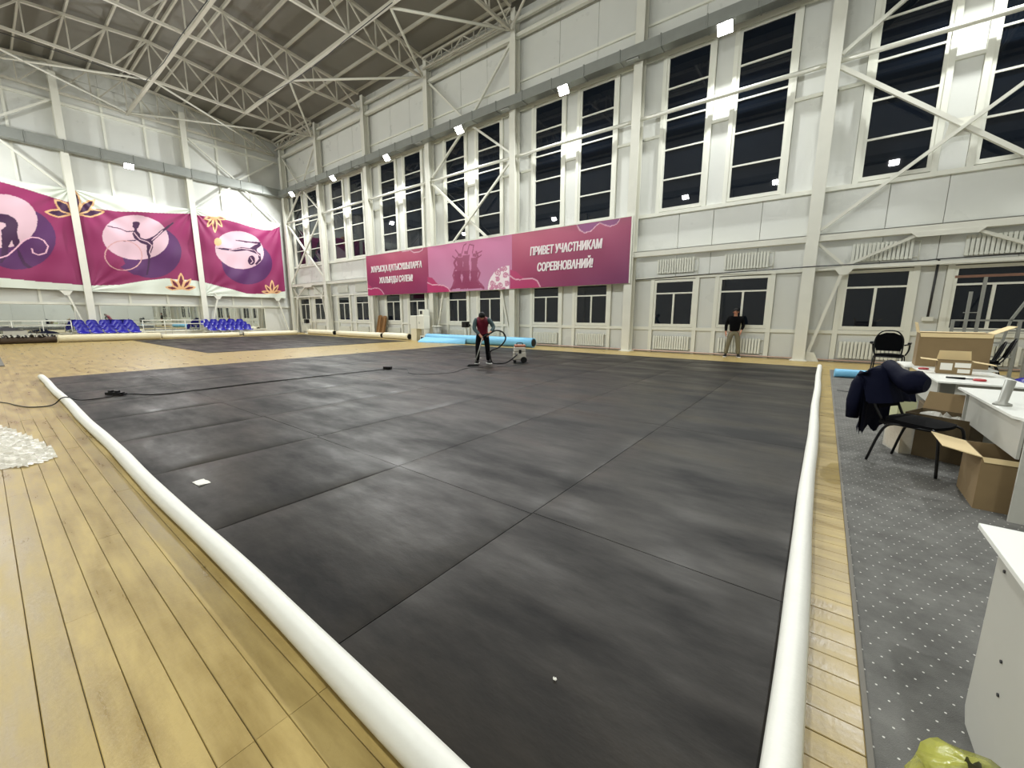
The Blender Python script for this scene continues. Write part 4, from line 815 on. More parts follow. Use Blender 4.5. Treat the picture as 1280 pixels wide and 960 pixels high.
def banner_left(ya, yb, label):
    o = thing('banner', label, 'banner', group='purple banners on the end wall')
    step = .03; nu = int((yb - ya) / step) + 1; nv = int(6.2 / step)
    y = np.linspace(ya, yb, nu); t = np.linspace(0, 1, nv)
    Y, T = np.meshgrid(y, t, indexing='ij')
    Z = interp(BOTE, Y) * (1 - T) + interp(TOPE, Y) * T
    U, V = Y.ravel(), Z.ravel(); T = T.ravel()
    wv = .05 * np.sin((U - ya) * 2.1 + V * .9) + .035 * np.sin((U - ya) * 4.3 - V * 2.2 + 1) + .02 * np.sin(V * 3.1 + U)
    # folds fanning out of the top corners
    for cy, cz, s in ((ya, 9.0, 1), (yb, 9.0, -1), (ya, 3.0, 1)):
        ang = np.arctan2(np.abs(V - cz), np.abs(U - cy) + .01); r = np.hypot(V - cz, U - cy)
        wv = wv + .045 * np.sin(ang * 17 + cy) * np.exp(-r / 2.2)
    edge = np.minimum(1, np.minimum(U - ya, yb - U) / .5)
    X = XL - .13 + .02 + wv * (.3 + .7 * edge)
    X = np.clip(X, XLW + .12, XL - .04 + .3 * (edge > .6))
    C = np.tile(lin((138, 34, 88)), (len(U), 1))
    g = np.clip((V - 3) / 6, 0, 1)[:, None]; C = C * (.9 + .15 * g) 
    paint(U, V, C, 'L')
    white = (V > interp(TOPB, U)) | (V < interp(BOTB, U))
    keep = C.copy(); C[white] = lin((214, 220, 208))
    # lotuses print over the white bands
    C2 = C.copy(); sel = [a for a in ART if a[0] == 'L' and a[2] in ('g', 'm') or (a[0] == 'L' and a[2] == 'd' and a[4][0][1] > 7.3 and a[4][0][0] < 5)]
    old = ART[:]; ART[:] = sel; paint(U, V, C, 'L'); ART[:] = old
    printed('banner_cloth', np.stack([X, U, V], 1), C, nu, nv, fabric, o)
    for yy in (ya + .02, yb - .02):
        z = float(interp(TOPE, yy)); MB().tube([(XL - .1, yy, z), (XL - .05, yy + (.12 if yy > (ya+yb)/2 else -.12), z + .1)], .008, 5).build('tie_cord', M['frame'], o)
    return o
banner_left(-1.3, 4.4, 'purple banner with a bending gymnast figure and curling ribbon')
banner_left(4.44, 10.42, 'purple banner with a gymnast holding a hoop in a raised-leg balance')
banner_left(10.46, 16.35, 'purple banner with a gymnast and golden ball, beside the corner')

bn = thing('banner', 'long pink and purple banner with white lettering over the low windows', 'banner', (0, 0, 0))
xa, xb, za, zb = -25.08, -6.56, 2.82, 5.43
MB().box(xa, xb, 16.50, 16.54, za, zb).box(xa - .03, xb + .03, 16.48, 16.56, zb, zb + .04).box(xb, xb + .03, 16.48, 16.56, za, zb).box(xa - .03, xa, 16.48, 16.56, za, zb).build('banner_frame', M['frame'], bn)
for i, (a, b) in enumerate([(xa, -18.83), (-18.83, -12.63), (-12.63, xb)]):
    nu = int((b - a) / .03); nv = int((zb - za) / .03)
    U, V = [q.ravel() for q in np.meshgrid(np.linspace(a, b, nu), np.linspace(za, zb, nv), indexing='ij')]
    s = (U - a) / (b - a); t = (V - za) / (zb - za)
    if i == 1:
        c0, c1, c2 = lin((206, 108, 156)), lin((190, 136, 172)), lin((180, 98, 146))
        C = (c0 * t[:, None] + c1 * (1 - t[:, None])); C = C * (1 - .25 * s[:, None]) + c2 * .25 * s[:, None]
    else:
        q = np.clip((.55 * t + .45 * (1 - np.abs(s - (.5 if i == 0 else .1)))), 0, 1)[:, None]
        c0, c1, c2 = lin((98, 24, 82)), lin((150, 36, 88)), lin((192, 80, 112))
        C = np.where(q < .5, c0 + (c1 - c0) * q * 2, c1 + (c2 - c1) * (q - .5) * 2)
    paint(U, V, C, 'B')
    Y = np.full(U.shape, 16.49) + .006 * np.sin(U * 3 + V * 2)
    printed('banner_print', np.stack([U, Y, V], 1), C, nu, nv, vinyl, bn)
def text_mesh(body, x0, x1, z0, cap, y, parent, name='lettering'):
    cu = bpy.data.curves.new(name, 'FONT'); cu.body = body; cu.size = 1; cu.offset = .016; cu.extrude = .004; cu.shear = .12; cu.resolution_u = 3
    ob = bpy.data.objects.new('tmp', cu); COL.objects.link(ob)
    dg = bpy.context.evaluated_depsgraph_get(); dg.update()
    me = bpy.data.meshes.new_from_object(ob.evaluated_get(dg)); bpy.data.objects.remove(ob)
    co = np.empty(len(me.vertices) * 3); me.vertices.foreach_get('co', co); co = co.reshape(-1, 3)
    mn, mx = co.min(0), co.max(0)
    # capital height measured from the baseline
    sx = (x1 - x0) / (mx[0] - mn[0]); sz = cap / .73
    new = np.stack([x0 + (co[:, 0] - mn[0]) * sx, y + co[:, 2] - .004, z0 + co[:, 1] * sz], 1)
    me.vertices.foreach_set('co', new.ravel())
    bm = bmesh.new(); bm.from_mesh(me)
    for dx, dy in ((-.016, -.003), (.016, -.006)):
        b2 = bmesh.new(); b2.from_mesh(me); bmesh.ops.translate(b2, verts=b2.verts, vec=(dx, dy, 0)); t2 = bpy.data.meshes.new('t'); b2.to_mesh(t2); b2.free(); bm.from_mesh(t2); bpy.data.meshes.remove(t2)
    bm.to_mesh(me); bm.free(); me.materials.clear(); me.materials.append(M['text']); me.update()
    o = link(name, me, parent); return o
text_mesh('ПРИВЕТ УЧАСТНИКАМ', -11.50, -7.80, 4.33, .385, 16.475, bn)
text_mesh('СОРЕВНОВАНИЙ!', -11.08, -8.20, 3.57, .385, 16.475, bn)
text_mesh('ЖАРЫСҚА ҚАТЫСУШЫЛАРҒА', -24.55, -19.38, 4.32, .385, 16.475, bn)
text_mesh('ЖАЛЫНДЫ СӘЛЕМ!', -23.67, -20.25, 3.58, .385, 16.475, bn)

# ------------------------------------------------------------ black mats with foam edging
def mat_field(name, label, x0, x1, y0, y1, xs, rows, th=.014):
    o = thing(name, label, 'mat')
    MB().box(x0 + .01, x1 - .01, y0 + .01, y1 - .01, .0005, .0035).build('underlay', M['black'], o)
    for i, (a, b) in enumerate(zip(xs[:-1], xs[1:])):
        rr = [y0] + [r + (random.uniform(-.02, .02)) for r in rows] + [y1]
        for c, d in zip(rr[:-1], rr[1:]):
            m = MB(); n = 6; mm = 10; dz = random.uniform(0, .002); ph = random.uniform(0, 6)
            def hgt(u, v):
                e = min(u, 1 - u, v, 1 - v)
                return th + dz + .0015 * math.sin(u * 5 + ph) * math.sin(v * 4 + ph) - (.007 if e < .01 else 0)
            us = [0, .012] + [i_ / n for i_ in range(1, n)] + [.988, 1]; vs_ = [0, .007] + [j / mm for j in range(1, mm)] + [.993, 1]
            P = [[(a + .003 + (b - a - .006) * u, c + .003 + (d - c - .006) * v, hgt(u, v)) for v in vs_] for u in us]
            m.grid([r[::-1] for r in P][::1]); 
            m.f = [f[::1] for f in m.f]
            m.box(a + .003, b - .003, c + .003, d - .003, .004, th - .006)
            p = m.build('mat_panel', M['rubber'], o)
    return o
xs1 = [.0 - 1.62 * i for i in range(10)]; xs1 = [-14.55] + xs1[::-1][1:]
mat_field('floor_mat', 'large black rubber mat of many panels in the middle of the hall', -14.55, 0, .76, 14.85, xs1, [2.38, 5.52, 8.66, 11.8])
xs2 = [-32.2 + 1.615 * i for i in range(9)]
mat_field('floor_mat', 'far black rubber mat near the purple banners', -32.2, -19.28, 5.35, 15.2, xs2, [7.0, 10.1, 13.2])
def foam(name, label, pts, r):
    m = MB(); n = len(pts)
    rs = [r * (1 + .02 * math.sin(i * .9) + .02 * math.sin(i * .31)) for i in range(n)]
    m.tube(pts, r, 12, rs=rs); o = m.build(name, M['foam']); tag(o, label, 'foam roll'); return o
foam('foam_edging', 'white foam roll laid along the near left edge of the black mat', [(-14.5 + 14.46 * i / 70, .715 + .008 * math.sin(i * .35), .058) for i in range(71)], .058)
foam('foam_edging', 'white foam roll laid along the right edge of the black mat beside the carpet', [(.035 + .006 * math.sin(i * .3), .80 + 13.95 * i / 70, .055) for i in range(71)], .055)
# stray things on the mat
def flat_scrap(name, label, cat, x, y, w_, d_, m, z=.018, rz=0, th=.004):
    g = MB(); P = [[(-w_/2 + w_*i/4, -d_/2 + d_*j/3, th + .004*math.sin(i*2+j)) for j in range(4)][::-1] for i in range(5)]
    g.grid(P); P2 = [[(p[0], p[1], 0) for p in row][::-1] for row in P]; g.grid(P2)
    o = g.build(name, m, None, (x, y, z), rz); tag(o, label, cat); return o
flat_scrap('paper_scrap', 'small white paper scrap on the black mat beside the left foam roll', 'paper', -4.28, 1.02, .14, .09, M['label'], rz=.1)
cab = [(-14.5, -.9, .008), (-12.6, -.6, .008), (-11.14, .04, .008), (-10.6, .18, .008), (-10.15, .32, .01), (-10.02, .55, .02), (-10.0, .66, .118), (-10.02, .74, .125), (-10.06, .84, .06), (-10.1, .98, .03), (-10.16, 1.24, .03), (-10.3, 1.32, .03)]
cab2 = [(-10.45, 1.42, .03), (-10.2, 1.6, .026), (-9.8, 1.89, .026), (-9.75, 2.6, .026), (-9.78, 3.52, .026), (-9.7, 4.6, .026), (-9.62, 5.6, .026), (-9.5, 6.6, .03)]
def smooth(pts, k=4):
    out = []
    P = [Vector(p) for p in pts]
    for i in range(len(P) - 1):
        a = P[max(0, i-1)]; b = P[i]; c = P[i+1]; d = P[min(len(P)-1, i+2)]
        for j in range(k):
            t = j / k
            out.append(.5 * ((2*b) + (c - a)*t + (2*a - 5*b + 4*c - d)*t*t + (-a + 3*b - 3*c + d)*t**3))
    out.append(P[-1]); return out
o = thing('extension_cable', 'long black cable crossing the left foam roll onto the black mat', 'cable')
MB().tube(smooth(cab), .009, 6).tube(smooth(cab2), .009, 6).build('cord', M['black'], o)
o2 = MB().box(-.16, .16, -.035, .035, 0, .05).box(.16, .22, -.02, .02, .005, .035).box(-.1, -.04, -.03, .03, .05, .085).box(.03, .08, -.03, .03, .05, .08).build('socket_strip', M['black'], o, (-10.37, 1.36, .026), .6)
cab3 = [(-9.42, 6.85, .03), (-9.0, 7.0, .026), (-8.4, 6.6, .026), (-7.92, 6.68, .026), (-7.6, 7.4, .026), (-7.9, 8.3, .026), (-7.3, 9.2, .026), (-7.25, 10.2, .03), (-7.35, 10.45, .03)]
o = thing('extension_cable', 'thin cable with a black plug box leading to the vacuum cleaner', 'cable')
MB().tube(smooth(cab3), .007, 6).build('cord', M['dark'], o)
MB().box(-.11, .11, -.05, .05, 0, .07).box(-.04, .04, -.07, .07, .01, .05).build('plug_box', M['black'], o, (-9.5, 6.73, .026), .5)
for x, y, r, lb in [(-.73, 1.25, .007, 'tiny pale scrap on the black mat nearest the camera'), (-9.54, 10.6, .05, 'small pale scrap on the mat behind the worker')]:
    flat_scrap('paper_scrap', lb, 'paper', x, y, r*2, r*1.4, M['label'])
# bubble wrap at the left edge
def crinkle(name, label, cat, outline, z, m, amp=.02, step=.05, th=.0):
    xs = [p[0] for p in outline]; ys = [p[1] for p in outline]
    nx = int((max(xs) - min(xs)) / step) + 2; ny = int((max(ys) - min(ys)) / step) + 2
    g = MB(); idx = {}; rnd = random.Random(3)
    X = [min(xs) + (max(xs) - min(xs)) * i / (nx - 1) for i in range(nx)]; Y = [min(ys) + (max(ys) - min(ys)) * j / (ny - 1) for j in range(ny)]
    U = np.array([x for x in X for y in Y]); V = np.array([y for x in X for y in Y])
    ins = inpoly(U, V, outline)
    vs = [(U[i], V[i], z + amp * (rnd.random() ** 2)) for i in range(len(U))]
    fs = [(i*ny+j, (i+1)*ny+j, (i+1)*ny+j+1, i*ny+j+1) for i in range(nx-1) for j in range(ny-1) if ins[i*ny+j] and ins[(i+1)*ny+j+1] and ins[(i+1)*ny+j] and ins[i*ny+j+1]]
    used = sorted({i for f in fs for i in f}); mp = {i: n for n, i in enumerate(used)}
    g.add([vs[i] for i in used], [tuple(mp[i] for i in f) for f in fs], 0, False)
    o = g.build(name, m); tag(o, label, cat); return o
crinkle('bubble_wrap', 'crumpled sheet of clear bubble wrap on the yellow boards at the left', 'bubble wrap', [(-6.24, -.07), (-6.1, .1), (-6.3, .32), (-6.7, .35), (-7.67, .22), (-8.82, .0), (-9.3, -.5), (-8.6, -1.0), (-7.2, -.9), (-6.3, -.4)], .004, M['bubble'], .03, .035)
o = MB().box(-23.2, -18.95, -1.6, .28, 0, .03).build('floor_mat', M['greymat']); tag(o, 'small grey mat on the boards at the far left edge', 'mat')

# carpet
o = MB().box(.285, 8.4, YB + .4, 14.4, 0.0005, .009).build('carpet', M['carpet']); tag(o, 'grey dotted carpet strip along the right side under the desks', 'carpet')
o = MB().box(.272, .29, YB + .4, 14.4, .0, .014).build('carpet_binding', M['greymat'], o)

# ------------------------------------------------------------ left end: mirrors, rails, seats, rolls
def mirror(ya, yb, z0, z1, n, label):
    o = thing('wall_mirror', label, 'mirror', (XLW, 0, 0))
    MB().box(.0, .06, ya - .05, yb + .05, z1, z1 + .08).box(.0, .06, ya - .05, yb + .05, z0 - .07, z0).box(0, .06, ya - .05, ya, z0, z1).box(0, .06, yb, yb + .05, z0, z1).build('mirror_frame', M['frame'], o)
    for i in range(n):
        a = ya + (yb - ya) * i / n; b = ya + (yb - ya) * (i + 1) / n - .006
        t = random.uniform(-.012, .012)
        MB().add([(.02 - t, a, z0), (.02 + t, b, z0), (.02 + t, b, z1), (.02 - t, a, z1), (.0, a, z0), (.0, b, z0), (.0, b, z1), (.0, a, z1)],
                 [(0,1,2,3),(7,6,5,4),(0,4,5,1),(1,5,6,2),(2,6,7,3),(3,7,4,0)]).build('mirror_pane', M['mirror'], o)
mirror(-1.3, 3.72, .38, 2.10, 4, 'wide wall mirror behind the white rail under the left banner')
mirror(4.9, 10.15, .38, 2.10, 4, 'wide wall mirror behind the white rail under the middle banner')
mirror(11.3, 14.7, .38, 2.04, 3, 'wall mirror under the right banner beside the corner')
def barre(ya, yb, label):
    o = thing('ballet_rail', label, 'rail', (-36.0, 0, 0))
    for z in (1.13, .88): MB().tube([(0, ya, z), (0, yb, z)], .025, 6).build('rail_bar', M['steel'], o)
    n = max(2, int((yb - ya) / 1.1) + 1)
    for i in range(n):
        y = ya + (yb - ya) * i / (n - 1)
        MB().tube([(0, y, 0), (0, y, 1.15)], .022, 6).box(-.15, .15, y - .02, y + .02, 0, .02).build('rail_post', M['steel'], o)
barre(-1.2, 3.35, 'white two-bar rail in front of the leftmost mirror')
barre(6.6, 10.0, 'white two-bar rail between the two groups of blue seats')
def seat_mesh():
    prof = [(.24, .40), (.22, .435), (.12, .44), (0, .42), (-.12, .415), (-.2, .45), (-.24, .56), (-.27, .70), (-.29, .80), (-.295, .84)]
    P = []
    for j in range(9):
        s = -1 + 2 * j / 8; row = []
        for (a, z) in prof:
            wd = .255 if z < .72 else .255 * max(.35, 1 - ((z - .72) / .13) ** 2 * .55)
            row.append((a + .05 * s * s * (1 if z > .5 else 0), s * wd, z + (.04 * s * s if z < .5 else 0)))
        P.append(row)
    g = MB().grid(P); P2 = [[(p[0] - .012, p[1], p[2] - .02) for p in r][::-1] for r in P]; g.grid(P2)
    # rim
    return g.mesh('seat_shell', M['blue_seat'])
sm_ = seat_mesh(); base_ = MB().box(-.1, .1, -.12, .12, .36, .41).box(-.04, .04, -.03, .03, .16, .37).mesh('seat_bracket', M['frame'])
def seats(y0, n, gname, where):
    b = thing('seat_riser', 'low white metal riser carrying the blue seats %s' % where, 'riser', (-35.0, y0, 0))
    for r in range(3):
        MB().box(-.36 - .68*r, .32 - .68*r, -.32, .575 * n + .05, .14 + .18*r - .03, .15 + .18*r).build('riser_step', M['frame'], b)
        for j in range(3):
            yy = -.25 + j * .575 * n / 2
            MB().box(-.05 - .68*r, .0 - .68*r, yy, yy + .05, 0, .12 + .18*r).build('riser_leg', M['frame'], b)
    rows = ['front', 'middle', 'back']
    for r in range(3):
        for i in range(n):
            o = thing('stadium_seat', 'blue plastic seat, %s row, %s from the left, %s' % (rows[r], ORD[i + 1], where), 'seat', (-35.05 - .68 * r, y0 + .575 * i, .15 + .18 * r - .16), 0, gname)
            link('seat_shell', sm_, o); link('seat_bracket', base_, o)
seats(3.72, 5, 'blue seats under the middle banner', 'under the middle banner')
seats(10.2, 5, 'blue seats under the right banner', 'under the right banner')
def roll(name, label, cat, p, q, r, m, endm=None, n=16, ribs=0):
    o = thing(name, label, cat)
    P = Vector(p); Q = Vector(q); L_ = (Q - P).length; k = ribs or 8
    pts = [P.lerp(Q, i / k) for i in range(k + 1)]
    rs = [r * (1 + (.03 if (i % 2 and ribs) else 0) + .01 * math.sin(i * 2.1)) for i in range(k + 1)]
    MB().tube(pts, r, n, rs=rs).build('roll_body', m, o)
    if endm:
        d = (Q - P).normalized()
        MB().tube([P - d * .02, P + d * .04], r * .8, n).tube([Q - d * .04, Q + d * .02], r * .8, n).build('roll_core', endm, o)
    return o
roll('mat_roll', 'ribbed cream roll lying in front of the left group of blue seats', 'roll', (-32.75, 2.45, .215), (-32.75, 6.75, .205), .2, M['tan'], None, 16, 46)
o = thing('dark_roll', 'dark brown crumpled roll lying left of the ribbed cream roll', 'roll')
MB().tube([(-33.2, .45 + .1*i, .17) for i in range(21)], .19, 10, rs=[.16 + .03 * ((i * 7) % 5) / 5 for i in range(21)]).build('roll_body', M['brown'], o)
g = MB()
for i in range(26): g.bar((-33.2 + random.uniform(-.12, .12), .5 + 1.9 * i / 25, .3), (-33.1 + random.uniform(-.2, .2), .5 + 1.9 * i / 25 + random.uniform(-.1, .15), .38 + random.uniform(0, .1)), .07, .03)
g.build('crumpled_edge', M['dark'], o)
roll('mat_roll', 'slim white roll lying before the right group of blue seats', 'roll', (-33.25, 6.9, .14), (-33.25, 11.2, .14), .14, M['cream'], M['dark'])
roll('mat_roll', 'slim white roll lying towards the far corner by the end wall', 'roll', (-33.25, 11.5, .15), (-33.1, 15.2, .15), .15, M['cream'], M['dark'])
roll('mat_roll', 'cream roll by the corner, left of the two low rolls at the window wall', 'roll', (-32.6, 15.95, .2), (-28.9, 16.0, .2), .19, M['cream'], M['black'])
roll('mat_roll', 'cream roll lying below the leaning brown boards', 'roll', (-28.4, 16.0, .19), (-23.0, 16.0, .19), .18, M['cream'], M['black'])
roll('mat_roll', 'cream roll ending at the white cabinet', 'roll', (-22.7, 16.0, .2), (-20.15, 15.95, .2), .2, M['cream'], M['black'])
o = roll('blue_roll', 'long sky-blue mat roll behind the worker', 'roll', (-18.2, 15.72, .23), (-10.75, 15.72, .23), .225, M['blue_mat'], M['black'], 18)
P = [[(-18.1 + 3.2 * i / 10, 15.45 - (.55 - .5 * i / 10) * math.sin(j / 5 * 1.5), .28 - .27 * j / 5) for j in range(6)] for i in range(11)]
MB().grid(P).grid([[(p[0], p[1] + .012, p[2] - .012) for p in r][::-1] for r in P]).build('loose_flap', M['blue_mat'], o)
# clutter at the far left
for i, (y, z, wd, m, lb) in enumerate([(-.2, .32, 1.5, 'white', 'pale folded sheet on the bench at the far left'), (.9, .62, 1.1, 'dark', 'dark crumpled bag on the bench at the far left'), (2.3, .42, .9, 'navy', 'dark blue bag on the bench beside the left blue seats')]):
    P = [[(-35.2 + .5 * (a / 4) - .25, y - wd/2 + wd * b / 8, z + .16 * math.sin(math.pi * a / 4) * math.sin(math.pi * b / 8) + .04 * random.random()) for b in range(9)] for a in range(5)]
    P2 = [[(p[0], p[1], z) for p in r][::-1] for r in P]
    o = MB().grid(P).grid(P2).build('bag', M[m]); tag(o, lb, 'bag')
o = thing('bench', 'white low bench under the bags at the far left', 'bench', (-35.2, .6, 0))
MB().box(-.3, .3, -2, 2.2, .28, .32).build('bench_top', M['frame'], o)
MB().box(-.25, .25, .1, .95, .32, .62).build('bench_box', M['desk_side'], o)
for x in (-.25, .22):
    for y in (-1.9, 2.05): MB().box(x, x + .04, y, y + .05, 0, .28).build('leg', M['frame'], o)

# ------------------------------------------------------------ things along the window wall
for i, (x, rz, h_) in enumerate([(-24.40, 0, 1.5), (-23.9, -.05, 1.46)]):
    o = thing('wooden_board', 'brown wooden board leaning on the window wall, %s of the pair' % ('left' if i == 0 else 'right'), 'board', (x, 16.75, 0), rz, 'leaning wooden boards')
    m = MB(); m.add([(-.24,-.16,0),(.24,-.16,0),(.24,-.12,0),(-.24,-.12,0),(-.22,.14,h_-.08),(.22,.14,h_-.08),(.22,.18,h_-.08),(-.22,.18,h_-.08),(-.14,.15,h_),(.14,.15,h_),(.14,.19,h_),(-.14,.19,h_)],
          [(0,1,5,4),(1,2,6,5),(2,3,7,6),(3,0,4,7),(0,3,2,1),(4,5,9,8),(5,6,10,9),(6,7,11,10),(7,4,8,11),(8,9,10,11)]); m.build('board_panel', M['wood'], o)
    MB().bar((-.16, -.17, .02), (-.14, .12, h_ - .12), .05, .04).bar((.16, -.17, .02), (.14, .12, h_ - .12), .05, .04).bar((-.2, -.03, .6), (.2, -.03, .6), .05, .04).build('batten', M['wood'], o)
o = thing('white_cabinet', 'white cabinet on a cream stand at the window wall, left of the blue roll', 'cabinet', (-19.3, 16.1, 0))
bevel(MB().box(-.65, .62, -.22, .25, .70, 1.48).build('cabinet_box', M['frame'], o), .015)
bevel(MB().box(.12, .6, -.18, .22, 1.48, 1.84).build('upper_box', M['frame'], o), .012)
MB().box(-.02, .0, -.235, -.22, .72, 1.46).box(.2, .24, -.24, -.22, 1.0, 1.12).build('door_seam', M['greypost'], o)
MB().box(.26, .46, -.19, -.175, 1.56, 1.76).build('dark_opening', M['dark'], o)
MB().box(-.6, -.1, -.2, .2, 0, .70).build('stand', M['cream'], o)
MB().box(.1, .58, -.1, .2, .02, .3).box(.16, .4, -.11, -.1, .05, .22, mi=1).build('lower_bin', [M['frame'], M['black']], o)
MB().box(.56, .6, -.2, .2, .0, .70).build('stand_leg', M['frame'], o)
o = thing('grey_bin', 'grey upright bin between the white cabinet and the heater box', 'bin', (-18.15, 16.42, 0))
MB().tube([(0, 0, 0), (0, 0, .84)], .28, 12, rs=[.22, .27]).build('bin_body', M['greypost'], o); MB().tube([(0, 0, .84), (0, 0, .88)], .3, 12).build('bin_rim', M['frame'], o)
for x, lb in ((-15.75, 'small black heater box on a white post behind the worker'), (-33.75, 'small black heater box on a white post in the far corner')):
    o = thing('heater_stand', lb, 'heater', (x, 16.35, 0))  # black heater box carried on a white post
    bevel(MB().box(-.17, .17, -.14, .14, .84, 1.16).build('heater_box', M['black'], o), .01)
    MB().box(.17, .34, -.05, .05, .9, 1.02).build('bracket', M['black'], o)
    MB().box(-.04, .04, -.04, .04, 0, .84).build('post', M['frame'], o)
    MB().tube([(0, 0, 0), (0, 0, .04)], .2, 12).build('base', M['frame'], o)
# low heating pipe
o = MB().tube([(-30.5, 17.02, .06), (5.4, 17.02, .06)], .025, 6).build('heating_pipe', mat('pipe_pink', srgb(206, 176, 160), .5)); tag(o, 'thin pinkish heating pipe low along the window wall', 'pipe')

# ------------------------------------------------------------ desks and clutter on the carpet (right)
def open_box(name, label, cat, loc, rz, sx, sy, sz, m_out, m_in, flaps, m_flap=None, extra=None):
    """cardboard box: walls, floor, flaps [(side, length, angle from vertical outwards)]"""
    o = thing(name, label, cat, loc, rz)
    t = .006; x, y = sx / 2, sy / 2
    m = MB().box(-x, x, -y, y, 0, t).box(-x, x, -y, -y + t, t, sz).box(-x, x, y - t, y, t, sz).box(-x, -x + t, -y + t, y - t, t, sz).box(x - t, x, -y + t, y - t, t, sz)
    m.build('box_body', m_out, o)
    for side, ln, ang in flaps:
        a = R(ang)
        if side in 'LR':
            s = -1 if side == 'L' else 1; X0 = s * x
            e = (X0 + s * ln * math.sin(a), sz + ln * math.cos(a)); nrm = (math.cos(a) * s * t, -math.sin(a) * t)
            q = [(X0, -y, sz), (X0, y, sz), (e[0], y - .015, e[1]), (e[0], -y + .015, e[1])]
            q2 = [(p[0] + nrm[0], p[1], p[2] + nrm[1]) for p in q]
        else:
            s = -1 if side == 'F' else 1; Y0 = s * y
            e = (Y0 + s * ln * math.sin(a), sz + ln * math.cos(a)); nrm = (math.cos(a) * s * t, -math.sin(a) * t)
            q = [(-x, Y0, sz), (x, Y0, sz), (x - .015, e[0], e[1]), (-x + .015, e[0], e[1])]
            q2 = [(p[0], p[1] + nrm[0], p[2] + nrm[1]) for p in q]
        MB().add(q + q2, [(0,1,2,3),(7,6,5,4),(0,4,5,1),(1,5,6,2),(2,6,7,3),(3,7,4,0)]).build('flap', m_flap or m_in, o)
    return o
# near desk
o = thing('desk', 'white desk with a screw-marked grey-white side, nearest the camera', 'desk')
bevel(MB().box(.53, 1.25, .35, 2.14, .73, .75).build('desk_top', M['desk'], o), .002)
sp = MB(); pts = [(.55, .0), (2.02, .0), (2.06, .06), (2.06, .73), (.45, .73), (.45, .0)]
sp.add([(.57, p[0], p[1]) for p in pts] + [(.59, p[0], p[1]) for p in pts], [tuple(range(6))[::-1], tuple(range(6, 12))] + [(i, (i+1) % 6, (i+1) % 6 + 6, i + 6) for i in range(6)])
sp.build('side_panel', M['desk_side'], o)
MB().box(.59, 1.2, 2.02, 2.04, .25, .73).build('back_panel', M['desk_side'], o); MB().box(1.19, 1.21, .45, 2.04, 0, .73).build('side_panel', M['desk_side'], o)
for y, z in ((1.98, .655), (1.86, .40), (1.83, .30)):
    MB().tube([(.5695, y, z), (.566, y, z)], .006, 8).build('screw', M['dark'], o)
# middle desk
o = thing('desk', 'white desk with a cut corner behind the open brown box', 'desk')
tp = [(1.22, 4.70), (1.32, 4.50), (2.0, 4.50), (2.0, 6.32), (1.22, 6.30)]
n = len(tp); MB().add([(p[0], p[1], .73) for p in tp] + [(p[0], p[1], .75) for p in tp], [tuple(range(n))[::-1], tuple(range(n, 2*n))] + [(i, (i+1) % n, (i+1) % n + n, i + n) for i in range(n)]).build('desk_top', M['desk'], o)
MB().box(1.252, 1.27, 4.6, 6.0, .44, .73).build('side_panel', M['desk_side'], o)
MB().box(1.225, 1.95, 4.40, 4.42, 0, .73).build('end_panel', M['desk_side'], o)
MB().box(1.27, 1.95, 6.2, 6.22, 0, .73).build('end_panel', M['desk_side'], o)
# far desks
o = thing('desk', 'white desk carrying the small open box and red tape', 'desk')
bevel(MB().box(1.13, 1.88, 6.72, 8.45, .73, .75).build('desk_top', M['desk'], o), .002)
MB().box(1.17, 1.19, 6.9, 8.3, .40, .73).build('side_panel', M['desk_side'], o)
MB().box(1.19, 1.85, 8.28, 8.3, .0, .73).build('end_panel', M['desk_side'], o); MB().box(1.3, 1.85, 6.80, 6.82, .0, .73).build('end_panel', M['desk_side'], o)
o = thing('desk', 'white desk carrying the big cardboard box', 'desk')
bevel(MB().box(1.05, 2.0, 8.50, 9.35, .73, .75).build('desk_top', M['desk'], o), .002)
for x in (1.1, 1.94): MB().box(x, x + .02, 8.55, 9.3, 0, .73).build('side_panel', M['desk_side'], o)
o = thing('grey_stand', 'grey tapered stand with a flared foot on the cut-corner desk', 'stand', (1.285, 5.22, .751))
MB().tube([(0, 0, 0), (0, 0, .015), (.0, .0, .03), (.03, .04, .21)], .03, 8, rs=[.06, .055, .03, .034]).build('stand_body', M['greypost'], o)
# boxes
open_box('cardboard_box', 'big cardboard box with a folded top edge on the far desk', 'box', (1.56, 8.85, .751), -.06, .74, .5, .50, M['card'], M['card_light'], [('L', .16, 14), ('R', .22, 60), ('F', .06, 170), ('B', .06, 80)])
o = open_box('cardboard_box', 'small open cardboard box with paper labels on the white desk', 'box', (1.43, 7.78, .751), -.1, .32, .24, .17, M['card'], M['card_light'], [('L', .16, 84), ('R', .2, 100), ('B', .12, -4)])
for a, b, c, d in ((-.13, -.02, .05, .14), (.0, .14, .09, .15), (.03, .14, .02, .07)):
    MB().box(a, b, -.1215, -.1205, c, d).build('paper_label', M['label'], o)
bx = open_box('cardboard_box', 'open brown cardboard box on the carpet in front of the cut-corner desk', 'box', (1.30, 4.83, .010), -.02, .42, .54, .42, M['card'], M['card_light'], [('L', .22, 78), ('F', .04, 172)])
bx.location = (1.295, 4.83, .010)
o = open_box('cardboard_box', 'dark open cardboard box under the chair seat, stuffed with film', 'box', (1.13, 6.12, .010), -.45, .5, .42, .46, M['card_dark'], M['card'], [('B', .2, 20), ('R', .1, 95)])
P = [[(-.2 + .4 * i / 7, -.18 + .36 * j / 7, .34 + .14 * random.random()) for j in range(8)] for i in range(8)]
MB().grid(P, sm=False).build('stuffed_film', M['film'], o)
